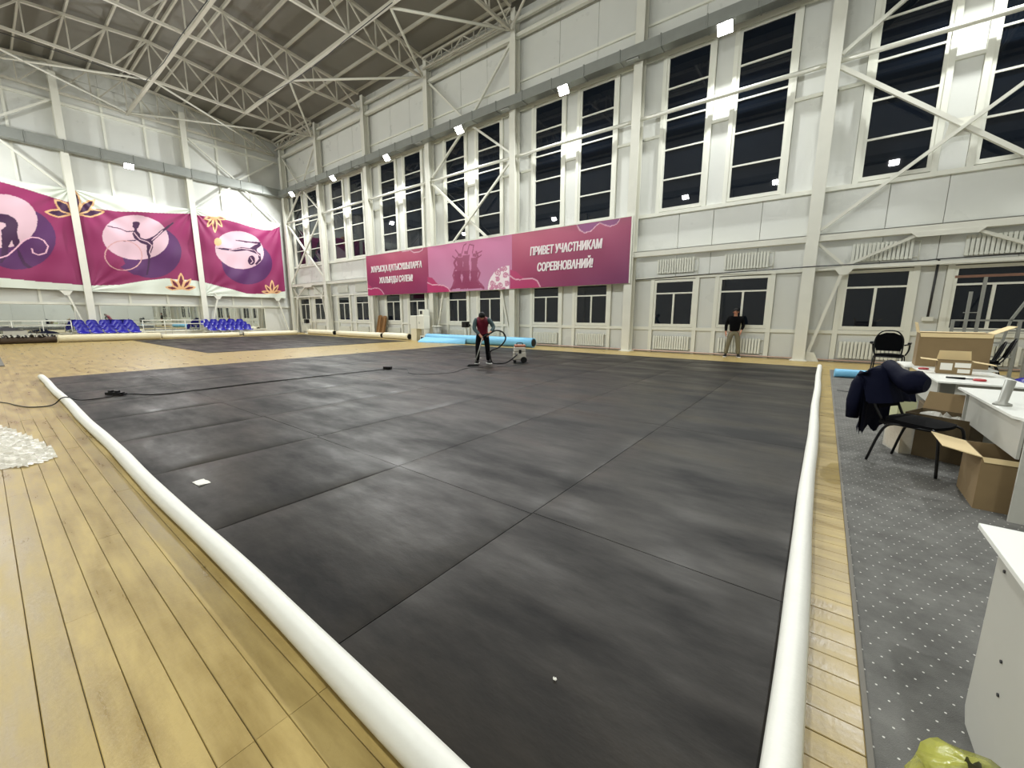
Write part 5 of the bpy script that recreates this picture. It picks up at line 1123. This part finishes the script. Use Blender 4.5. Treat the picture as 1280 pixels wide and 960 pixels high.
o = open_box('cardboard_box', 'tall narrow pale box standing behind the jacket chair', 'box', (.86, 6.62, .010), .1, .16, .34, .52, mat('pale_green_card', srgb(176, 178, 140), .8), M['card_light'], [('B', .05, 5)])
o = thing('wrapped_parcel', 'film-wrapped parcel on the carpet behind the black chair', 'parcel', (1.07, 5.98 - .02, .010), .3)
o.location = (.98, 5.72 + .5, .010)
b_ = MB().box(-.11, .1, -.16, .16, 0, .3).build('parcel_box', M['card_light'], o); bevel(b_, .02)
MB().box(-.118, .108, -.17, .17, .0, .31).build('film_wrap', M['film'], o)
o.location = (.86, 6.16, .010)
o = MB().box(1.15, 1.95, 7.0, 7.7, .0, .36).build('cardboard_box', M['card_dark']); bevel(o, .01); tag(o, 'closed cardboard box lying under the desk with the red tape', 'box'); o.location.z = .010
# small things on the desks
o = MB().tube([(0, 0, .008), (.16, -.02, .008)], .012, 8, rs=[.010, .014]).tube([(.16, -.02, .008), (.25, -.03, .008)], .007, 6).build('marker', M['black'], None, (1.26, 7.12, .755), -.1); tag(o, 'black knife lying on the white desk edge', 'knife')
for x, y, lb, m in ((1.52, 7.02, 'flat red tape roll on the white desk', 'red'), (1.2, 8.1, 'small red packet at the corner of the white desk', 'red'), (1.58, 4.86, 'yellow tape roll on the cut-corner desk', 'yellow')):
    o = MB(); 
    pts = [(.045 * math.cos(a * math.pi / 8), .045 * math.sin(a * math.pi / 8), .012) for a in range(17)]
    o.tube(pts, .012, 6, cap=False); o = o.build('tape_roll', M[m], None, (x, y, .752)); tag(o, lb, 'tape')
# chairs
def chair(label, loc, rz, arms=False, grp=None, z=0):
    """front towards +x"""
    o = thing('office_chair', label, 'chair', loc, rz, grp)
    r = .0125
    seat = MB(); P = []
    for i in range(9):
        a = -1 + 2 * i / 8; row = []
        for j in range(9):
            b = -1 + 2 * j / 8; k = math.sqrt(max(0, 1 - .35 * b * b)); x = a * .22 * (math.sqrt(max(0, 1 - .25 * b * b))); y = b * .225 * math.sqrt(max(0, 1 - .25 * a * a))
            row.append((x + .02, y, .475 + .025 * (1 - a*a) * (1 - b*b) - .012 * a))
        P.append(row)
    seat.grid([r_[::1] for r_ in P]); seat.grid([[(p[0], p[1], .435) for p in r_][::-1] for r_ in P])
    edge = [P[i][0] for i in range(9)] + [P[8][j] for j in range(1, 9)] + [P[i][8] for i in range(7, -1, -1)] + [P[0][j] for j in range(7, 0, -1)]
    n = len(edge); seat.add([e for e in edge] + [(e[0], e[1], .435) for e in edge], [(i, (i+1) % n, (i+1) % n + n, i + n) for i in range(n)], 0, True)
    seat.build('seat', M['blackcloth'], o)
    bk = []
    for i in range(9):
        v = i / 8; z = .56 + .36 * v; wd = .21 * (1 if v < .55 else math.sqrt(max(.02, 1 - ((v - .55) / .47) ** 2)))
        wd *= (.86 + .14 * min(1, v * 2.5))
        bk.append([(-.235 - .10 * v - .015 * math.cos(s * 1.4), wd * s, z) for s in [-1 + 2 * j / 8 for j in range(9)]])
    g = MB().grid(bk).grid([[(p[0] - .03, p[1], p[2]) for p in r_][::-1] for r_ in bk])
    ed = [bk[i][0] for i in range(9)] + bk[8][1:] + [bk[i][8] for i in range(7, -1, -1)] + bk[0][7:0:-1]
    n = len(ed); g.add(ed + [(e[0] - .03, e[1], e[2]) for e in ed], [(i, (i+1) % n, (i+1) % n + n, i + n) for i in range(n)], 0, True)
    g.build('backrest', M['blackcloth'], o)
    for s in (-1, 1):
        MB().tube(smooth([(.20, s * .21, .44), (.25, s * .225, .40), (.275, s * .235, .2), (.29, s * .24, .012)]), r, 8).build('leg', M['black'], o)
        MB().tube(smooth([(.02, s * .21, .44), (-.12, s * .215, .42), (-.19, s * .22, .30), (-.26, s * .23, .012)]), r, 8).build('leg', M['black'], o)
        MB().tube([(.2, s * .21, .435), (-.2, s * .21, .435)], r, 8).build('seat_rail', M['black'], o)
        if arms:
            MB().tube(smooth([(.18, s * .23, .45), (.2, s * .27, .55), (.16, s * .28, .67), (-.1, s * .28, .69), (-.26, s * .23, .68)]), .014, 8).box(-.1, .16, s*.28 - .025, s*.28 + .025, .69, .72).build('armrest', M['black'], o)
    MB().tube(smooth([(-.19, -.19, .44), (-.27, -.205, .6), (-.33, -.2, .80), (-.365, -.12, .935), (-.37, 0, .96), (-.365, .12, .935), (-.33, .2, .80), (-.27, .205, .6), (-.19, .19, .44)]), r, 8).build('back_frame', M['black'], o)
    MB().tube([(-.2, -.21, .435), (-.2, .21, .435)], r, 8).build('cross_bar', M['black'], o)
    return o
fz = math.atan2(-.51, .86)
chair('black chair with tubular legs and a navy jacket over its back', (.84, 5.52, .010), fz)
ac = chair('black armchair seen from behind, standing beyond the light blue roll', (1.34, 13.38, .010), R(80), True); ac.scale = (1.2, 1.2, 1.2)
KIDS_ = None
chair('lower of two stacked black chairs by the metal frame at the right edge', (2.72, 13.1, .010), R(172), grp='two stacked chairs')
chair('upper of two stacked black chairs by the metal frame at the right edge', (2.72 + .12, 13.05, .075), R(172), grp='two stacked chairs')
# jacket draped over the chair back, hood and sleeve swelling to the right
def to_chair(x, y, z):
    c, s = math.cos(fz), math.sin(fz); return (.84 + x * c - y * s, 5.52 + x * s + y * c, z + .010)
jk = thing('jacket', 'dark navy padded jacket hanging on the back of the near black chair', 'jacket')
P = []
prof = [(-.17, .64), (-.20, .74), (-.24, .86), (-.29, .955), (-.35, .990), (-.40, .960), (-.42, .86), (-.42, .72), (-.42, .56), (-.42, .42), (-.42, .30)]
for i, (a, z) in enumerate(prof):
    row = []
    for j in range(13):
        s = -1 + 2 * j / 12
        wd = .25 if z > .9 else .27 + .06 * max(0, (.9 - z))
        if i < 4: wd = .262
        rr = .018 * math.sin(j * 2.1 + i * .9) + .012 * math.sin(j * 4.3 - i)
        drop = .07 * s * s if z > .9 else .02 * s * s
        wrap = -.15 * max(0, -s) ** 3 if i < 4 else (.04 * max(0, -s) if i > 5 else 0)
        row.append(to_chair(a + wrap + rr + .03 * s * s * (1 if i > 5 else 0), s * wd, z - drop + (.05 * math.sin(j * 1.3) if i == len(prof) - 1 else 0)))
    P.append(row)
MB().grid(P).grid([[(p[0] + .018, p[1] + .004, p[2] - .016) for p in r_][::-1] for r_ in P]).build('jacket_body', M['navy'], jk)
MB().tube([Vector(to_chair(*p)) for p in [(-.36, .06, .93), (-.31, .03, .96), (-.22, -.02, .915), (-.12, -.07, .865), (-.03, -.09, .85), (.06, -.09, .84)]], .09, 12, rs=[.05, .085, .07, .095, .125, .07]).build('hood', M['navy'], jk)
MB().tube([Vector(to_chair(*p)) for p in [(-.40, .2, .9), (-.44, .25, .78), (-.46, .27, .6), (-.47, .27, .42), (-.47, .27, .33)]], .06, 10, rs=[.06, .075, .072, .065, .05]).build('sleeve', M['navy'], jk)
MB().tube([Vector(to_chair(*p)) for p in [(-.40, -.16, .9), (-.43, -.2, .78), (-.45, -.21, .6), (-.45, -.21, .42)]], .06, 10, rs=[.06, .07, .068, .055]).build('sleeve', M['navy'], jk)
# plastic bags
def bag(name, label, loc, r, h_, m, seed=1, knot=True):
    o = thing(name, label, 'bag', loc); rnd = random.Random(seed); P = []
    for i in range(13):
        t = i / 12; z = h_ * t; rr = r * (math.sin(math.pi * (.12 + .88 * t)) ** .55 if t < .97 else .3); row = []
        if t > .8: rr = r * (1 - (t - .8) / .2) * .86 + .02
        for j in range(25):
            a = 2 * math.pi * (j % 24) / 24; k = 1 + .025 * math.sin(j % 24 * 3 + i) + .02 * math.sin((j % 24) * 7 - i * 2)
            row.append((rr * k * math.cos(a), rr * k * math.sin(a), z + .01 * math.sin(j % 24 * 5)))
        P.append(row)
    P[0] = [(p[0] * .9, p[1] * .9, 0) for p in P[0]]
    MB().grid([r_[::1] for r_ in P]).build('bag_body', m, o)
    if knot:
        MB().tube([(0, 0, h_ - .03), (.01, .02, h_ + .03), (.03, .0, h_ + .08)], .02, 7, rs=[.012, .03, .045]).build('bag_knot', m, o)
    return o
bag('plastic_bag', 'yellow-green plastic bag on the carpet beside the nearest desk', (.465, 1.53, .010), .125, .245, M['bag_yellow'], knot=False)
bag('plastic_bag', 'shiny dark blue plastic bag on the floor beyond the far desks', (2.75, 9.75, .010), .34, .62, M['bag_blue'], 4)
# rolls and scraps on the carpet
roll('blue_roll', 'thin light blue mat roll lying across the carpet before the armchair', 'roll', (.34, 12.72, .115), (1.95, 12.86, .115), .1, M['blue_mat'])
o = MB().tube(smooth([(.36, 10.4, .014), (.8, 10.2, .014), (1.1, 10.0, .014)]), .008, 6).build('floor_cable', M['dark']); tag(o, 'short dark cable lying on the carpet behind the jacket', 'cable')
flat_scrap('paper_scrap', 'crumpled white scrap with dark tip on the carpet left of the jacket', 'scrap', .80, 8.55, .16, .1, M['label'], .012, .3, .03)
flat_scrap('paper_scrap', 'flat white film scrap on the carpet under the jacket', 'scrap', .88, 7.05, .16, .14, M['label'], .012, .3, .03)
# metal frame at the right
o = thing('metal_frame', 'grey metal frame with a rusty top bar before the windows at the right edge', 'frame', (0, 15.0, 0))
for x, z1 in ((2.60, 1.42), (3.02, 2.47), (2.82, 2.1), (3.70, 1.42), (3.9, 2.5)): MB().box(x - .03, x + .03, -.03, .03, 0, z1).build('frame_post', M['greypost'], o)
MB().box(2.5, 4.3, -.035, .035, 2.44, 2.50).build('top_bar', M['rust'], o)
for z in (1.40, 1.16, .86, .52, .25): MB().box(2.6, 3.9 if z > 1 else 3.7, -.025, .025, z - .02, z + .02).build('cross_bar', M['greypost'], o)
MB().bar((3.9, .0, 2.3), (3.55, 0, 1.4), .05).bar((3.55, 0, 1.4), (3.4, 0, .2), .045).build('diagonal_bar', M['greypost'], o)
MB().box(2.75, 3.05, -.02, .02, 1.58, 1.6).build('cross_bar', M['greypost'], o)
for x in (2.6, 3.7): MB().box(x - .04, x + .04, -.35, .35, 0, .05).build('foot', M['greypost'], o)

# ------------------------------------------------------------ people
def skin_mesh(name, J, E, m, parent, sub=1, root=0):
    keys = list(J); me = bpy.data.meshes.new(name)
    me.from_pydata([J[k][0] for k in keys], [(keys.index(a), keys.index(b)) for a, b in E], [])
    ob = bpy.data.objects.new('tmp_skin', me); COL.objects.link(ob)
    md = ob.modifiers.new('skin', 'SKIN'); md.use_smooth_shade = True
    for i, k in enumerate(keys):
        r = J[k][1]; r = r if isinstance(r, tuple) else (r, r)
        me.skin_vertices[0].data[i].radius = r; me.skin_vertices[0].data[i].use_root = (i == root)
    sb = ob.modifiers.new('sub', 'SUBSURF'); sb.levels = sub; sb.render_levels = sub
    dg = bpy.context.evaluated_depsgraph_get(); dg.update()
    out = bpy.data.meshes.new_from_object(ob.evaluated_get(dg)); bpy.data.objects.remove(ob)
    out.materials.clear(); out.materials.append(m)
    out.polygons.foreach_set('use_smooth', np.ones(len(out.polygons), bool))
    return link(name, out, parent)
def hand(J, E, wrist, pk, dirn, side, curl):
    """five fingers rooted in the palm vertex pk; dirn finger direction, side thumb side"""
    p = Vector(J[pk][0]); d = Vector(dirn).normalized(); s = Vector(side).normalized(); c = Vector(curl).normalized()
    for i in range(4):
        o = s * (.028 - .019 * i); L_ = [.075, .083, .077, .06][i]
        a = p + d * .035 + o; b = a + (d * .85 + c * .25).normalized() * L_ * .5; e = b + (d * .5 + c * .7).normalized() * L_ * .5
        for n_, q, r in (('a', a, .0105), ('b', b, .0095), ('c', e, .008)): J['%s_f%d%s' % (pk, i, n_)] = (tuple(q), r)
        E += [(pk, '%s_f%da' % (pk, i)), ('%s_f%da' % (pk, i), '%s_f%db' % (pk, i)), ('%s_f%db' % (pk, i), '%s_f%dc' % (pk, i))]
    a = p - d * .02 + s * .035; b = a + (s * .7 + d * .6 + c * .2).normalized() * .035; e = b + (d + c * .3).normalized() * .028
    for n_, q, r in (('a', a, .013), ('b', b, .011), ('c', e, .009)): J['%s_t%s' % (pk, n_)] = (tuple(q), r)
    E += [(pk, pk + '_ta'), (pk + '_ta', pk + '_tb'), (pk + '_tb', pk + '_tc')]
def person(label, loc, rz, J, legs, arms, top_m, trouser_m, face_dir, up_dir, sleeve_m=None, vest=False, shoe_m='black'):
    """J: joints; face_dir/up_dir orient the face"""
    root = thing('person', label, 'person', loc, rz)
    spine = [('pelvis', 'spine'), ('spine', 'chest'), ('chest', 'neck'), ('neck', 'jaw'), ('jaw', 'head'), ('head', 'crown')]
    limb = []
    for s in 'LR':
        limb += [('chest', 'sh' + s), ('sh' + s, 'el' + s), ('el' + s, 'wr' + s), ('wr' + s, 'pa' + s), ('pelvis', 'hip' + s), ('hip' + s, 'kn' + s), ('kn' + s, 'an' + s), ('an' + s, 'toe' + s)]
    thin = {'pelvis': .72, 'spine': .68, 'chest': .68}
    JJ = {k: (v[0], (v[1][0] * thin[k], v[1][1] * thin[k]) if k in thin else (v[1] * (.8 if k[:-1] in ('sh', 'hip', 'kn', 'an') else 1))) for k, v in J.items()}; E = spine + limb
    f = Vector(face_dir).normalized(); u = Vector(up_dir).normalized(); sd = f.cross(u).normalized()
    hd = Vector(J['head'][0]); JJ['nose'] = (tuple(hd + f * .105 - u * .012), .014); E = E + [('head', 'nose')]
    for s in 'LR': hand(JJ, E, 'wr' + s, 'pa' + s, *arms[s])
    skin_mesh('body', JJ, E, M['skin'], root)
    for k, sg in (('L', -1), ('R', 1)):
        e = hd + f * .088 + sd * .032 * sg + u * .015
        MB().sphere(e, .011, 8, 6).build('eye', M['hair'], root)
        ea = hd + sd * .092 * sg - u * .005
        MB().sphere(ea, .03, 8, 6, sc=(.5, .6, 1)).build('ear', M['skin'], root)
    mo = hd + f * .092 - u * .05; MB().bar(mo - sd * .026, mo + sd * .026, .012, .01).build('mouth', M['red'], root)
    # hair cap
    H = MB(); P = []
    for i in range(8):
        t = (math.pi * .62) * i / 7; row = []
        for j in range(17):
            a = 2 * math.pi * (j % 16) / 16; fr = math.cos(a)   # fr=1 at face side
            tt = t * (1 - .32 * max(0, fr)); r = .107
            v = u * (math.cos(tt) * r * 1.15) + f * (math.sin(tt) * math.cos(a) * r) + sd * (math.sin(tt) * math.sin(a) * r * .95)
            row.append(tuple(hd - f * .012 + u * .018 + v))
        P.append(row)
    H.grid([r_[::-1] for r_ in P]); H.build('hair', M['hair'], root)
    # clothes a little larger than the body
    T = {'pelvis': J['pelvis'], 'spine': J['spine'], 'chest': J['chest']}
    T = {k: (v[0], (v[1][0] + .03, v[1][1] + .03)) for k, v in T.items()}
    pv = Vector(J['pelvis'][0]); spn = Vector(J['spine'][0]); T['hem'] = (tuple(pv - (spn - pv) * (.2 if vest else .12)), (J['pelvis'][1][0] + .028, J['pelvis'][1][1] + .028))
    for s in 'LR':
        T['sh' + s] = (J['sh' + s][0], J['sh' + s][1] + .022)
    nk = Vector(J['neck'][0]); ch = Vector(J['chest'][0]); T['col'] = (tuple(ch.lerp(nk, .82)), .078)
    TE = [('hem', 'spine')] if not vest else [('hem', 'pelvis'), ('pelvis', 'spine')]
    if not vest: del T['pelvis']
    TE += [('spine', 'chest'), ('chest', 'col'), ('chest', 'shL'), ('chest', 'shR')]
    if not vest:
        for s in 'LR':
            T['el' + s] = (J['el' + s][0], J['el' + s][1] + .018); T['wr' + s] = (tuple(Vector(J['el' + s][0]).lerp(Vector(J['wr' + s][0]), .95)), J['wr' + s][1] + .014)
            TE += [('sh' + s, 'el' + s), ('el' + s, 'wr' + s)]
    skin_mesh('vest' if vest else 'sweater', T, TE, top_m, root)
    if vest:
        for s in 'LR':
            sh = Vector(J['sh' + s][0]); S_ = {'o': (tuple(sh.lerp(ch, .35)), J['sh' + s][1] + .012), 'a': (tuple(sh), J['sh' + s][1] + .026), 'b': (J['el' + s][0], J['el' + s][1] + .02), 'c': (tuple(Vector(J['el' + s][0]).lerp(Vector(J['wr' + s][0]), .95)), J['wr' + s][1] + .014)}
            skin_mesh('sleeve', S_, [('o', 'a'), ('a', 'b'), ('b', 'c')], sleeve_m, root)
    W = {'pelvis': (J['pelvis'][0], tuple(x + .012 for x in J['pelvis'][1])), 'waist': (tuple(pv.lerp(spn, .4)), tuple(x + .005 for x in J['pelvis'][1]))}; WE = [('pelvis', 'waist')]
    for s in 'LR':
        for k in ('hip', 'kn'): W[k + s] = (J[k + s][0], J[k + s][1] + .022)
        W['an' + s] = (tuple(Vector(J['kn' + s][0]).lerp(Vector(J['an' + s][0]), 1.06)), J['an' + s][1] + .026)
        WE += [('pelvis', 'hip' + s), ('hip' + s, 'kn' + s), ('kn' + s, 'an' + s)]
    skin_mesh('trousers', W, WE, trouser_m, root)
    for s in 'LR':
        a = Vector(J['an' + s][0]); t = Vector(J['toe' + s][0]); d = (t - a); d.z = 0; d.normalize()
        S_ = {'a': (tuple(a - d * .06 + Vector((0, 0, -.03))), .062), 'b': (tuple(a + d * .05 + Vector((0, 0, -.04))), .06), 'c': (tuple(a + d * .17 + Vector((0, 0, -.052))), .045)}
        skin_mesh('shoe', S_, [('a', 'b'), ('b', 'c')], M[shoe_m], root)
        h_ = a - d * .085; e = a + d * .2; MB().bar((h_.x, h_.y, .012), (e.x, e.y, .012), .085, .024).build('sole', M['white'], root)
    return root
JS = {'pelvis': ((0, 0, .95), (.15, .11)), 'spine': ((0, .01, 1.15), (.145, .10)), 'chest': ((0, 0, 1.34), (.18, .12)), 'neck': ((0, -.005, 1.50), .052), 'jaw': ((0, -.02, 1.57), .066), 'head': ((0, -.02, 1.64), .088), 'crown': ((0, -.01, 1.70), .07),
      'shL': ((-.205, .01, 1.42), .06), 'elL': ((-.28, .04, 1.15), .044), 'wrL': ((-.27, -.04, .92), .031), 'paL': ((-.265, -.06, .84), .034),
      'shR': ((.205, .01, 1.42), .06), 'elR': ((.28, .05, 1.16), .044), 'wrR': ((.215, -.07, .97), .031), 'paR': ((.20, -.10, .90), .034),
      'hipL': ((-.10, 0, .88), .085), 'knL': ((-.17, -.02, .50), .058), 'anL': ((-.22, .02, .10), .040), 'toeL': ((-.25, -.12, .04), .032),
      'hipR': ((.10, 0, .88), .085), 'knR': ((.15, -.02, .50), .058), 'anR': ((.19, .02, .10), .040), 'toeR': ((.22, -.12, .04), .032)}
person('person in a black sweater and khaki trousers standing by the window wall, looking left', (-2.56, 16.72, 0), R(10), JS, None,
       {'L': ((0, -.1, -1), (.3, -1, 0), (.5, 0, -.3)), 'R': ((0, -.25, -1), (-.4, -1, 0), (-.5, 0, -.3))}, M['blackcloth'], M['khaki'], (-.45, -1, 0), (0, 0, 1))
JW = {'pelvis': ((0, .14, .93), (.15, .115)), 'spine': ((0, .05, 1.12), (.145, .11)), 'chest': ((0, -.08, 1.30), (.165, .12)), 'neck': ((0, -.19, 1.41), .052), 'jaw': ((0, -.27, 1.42), .064), 'head': ((0, -.31, 1.45), .088), 'crown': ((0, -.32, 1.50), .072),
      'shL': ((-.20, -.10, 1.36), .062), 'elL': ((-.25, -.20, 1.08), .046), 'wrL': ((-.06, -.34, .90), .032), 'paL': ((-.01, -.385, .83), .034),
      'shR': ((.20, -.10, 1.36), .062), 'elR': ((.36, -.12, 1.12), .046), 'wrR': ((.25, -.32, .99), .032), 'paR': ((.20, -.38, .93), .034),
      'hipL': ((-.11, .10, .88), .085), 'knL': ((-.15, .0, .50), .060), 'anL': ((-.16, .06, .10), .040), 'toeL': ((-.20, -.10, .04), .032),
      'hipR': ((.11, .10, .88), .085), 'knR': ((.15, .04, .50), .060), 'anR': ((.17, .10, .10), .040), 'toeR': ((.24, -.04, .04), .032)}
WX, WY, WR = -8.27, 9.32, R(40)
person('person in a maroon vest and black trousers bending over a vacuum hose on the mat', (WX, WY, .018), WR, JW, None,
       {'L': ((.5, -.3, -.8), (.3, -.8, .3), (-.2, .3, -.6)), 'R': ((-.5, -.5, -.5), (-.2, .3, .9), (-.3, .5, -.4))}, M['maroon'], M['blackcloth'], (0, -.72, -.7), (0, -.7, .72), M['greygreen'], True)
# ------------------------------------------------------------ vacuum cleaner with hose and wand
def wk(x, y, z):
    c, s = math.cos(WR), math.sin(WR); return Vector((WX + x*c - y*s, WY + x*s + y*c, z + .018))
VX, VY = -7.62, 10.35
vc = thing('vacuum_cleaner', 'grey workshop vacuum cleaner with a brown top, black wheels and long black hose', 'vacuum cleaner', (VX, VY, .018), WR)
bevel(MB().box(-.20, .20, -.20, .20, .09, .34).build('tank', M['vac_grey'], vc), .03, 2)
bevel(MB().box(-.185, .185, -.19, .19, .345, .50).build('motor_head', M['vac_grey'], vc), .03, 2)
bevel(MB().box(-.16, .19, -.17, .17, .50, .565).build('lid', M['vac_orange'], vc), .02, 2)
MB().tube(smooth([(-.08, 0, .565), (-.07, 0, .615), (.09, 0, .615), (.1, 0, .565)]), .015, 7).build('carry_handle', M['black'], vc)
MB().box(-.03, .05, -.208, -.19, .30, .42).build('inlet', M['black'], vc)
for x, y, r, n_ in ((.13, -.2, .10, 'wheel'), (.13, .2, .10, 'wheel'), (-.15, -.16, .045, 'caster'), (-.15, .16, .045, 'caster')):
    MB().tube([(x, y - .03, r), (x, y + .03, r)], r, 14).build(n_, M['black'], vc)
vi = Matrix.Translation((VX, VY, .018)) @ Matrix.Rotation(WR, 4, 'Z'); vi = vi.inverted()
hose = [Vector((-.22 + 0, -.12, .30))]
wp = [wk(1.05, -.05, .28), wk(.75, -.1, .06), wk(.5, -.12, .03), wk(.3, -.2, .06), wk(.24, -.26, .25), wk(.25, -.3, .42), wk(.52, -.3, .55), wk(.70, -.3, .78), wk(.62, -.3, .98), wk(.42, -.36, 1.04), wk(.25, -.40, .96), wk(.12, -.43, .90), wk(.02, -.43, .84)]
pts = smooth([vi @ Vector((VX, VY, .30)) + Vector((-.19, -.05, 0))] + [vi @ p for p in wp], 6)
MB().tube(pts, .022, 8).build('hose', M['black'], vc)
wand = [vi @ p for p in (wk(.02, -.43, .86), wk(-.08, -.46, .5), wk(-.22, -.50, .08))]
MB().tube(wand, .018, 8).build('wand', M['greypost'], vc)
a, b, c, d = wk(-.45, -.58, .0), wk(-.10, -.50, .0), wk(-.12, -.40, .0), wk(-.46, -.47, .0)
tp_ = [vi @ (p + Vector((0, 0, .05)) + (wk(-.24, -.49, .0) - p) * .25) for p in (a, b, c, d)]
MB().add([vi @ p for p in (a, b, c, d)] + tp_, [(3,2,1,0),(4,5,6,7),(0,1,5,4),(1,2,6,5),(2,3,7,6),(3,0,4,7)]).build('floor_nozzle', M['black'], vc)

# ------------------------------------------------------------ small pieces sit under the part that carries them
def base(n): return n.split('.')[0]
CH = {}
for o in list(COL.objects):
    if o.parent: CH.setdefault(o.parent.name, []).append(o)
PAIRS = {'lens': 'housing', 'sole': 'shoe', 'carry_handle': 'lid', 'inlet': 'tank', 'hood': 'jacket_body', 'paper_label': 'box_body', 'roll_core': 'roll_body',
         'screw': 'side_panel', 'door_seam': 'cabinet_box', 'dark_opening': 'upper_box', 'eye': 'body', 'ear': 'body', 'mouth': 'body', 'bag_knot': 'bag_body',
         'stuffed_film': 'box_body', 'flap': 'box_body', 'tie_cord': 'banner_cloth', 'bin_rim': 'bin_body', 'loose_flap': 'roll_body', 'batten': 'board_panel', 'duct_bracket': 'duct_section'}
for root, kids in CH.items():
    by = {}
    for k in kids: by.setdefault(base(k.name), []).append(k)
    for c, p in PAIRS.items():
        if c in by and p in by:
            for i, k in enumerate(by[c]):
                k.parent = by[p][min(i, len(by[p]) - 1)]
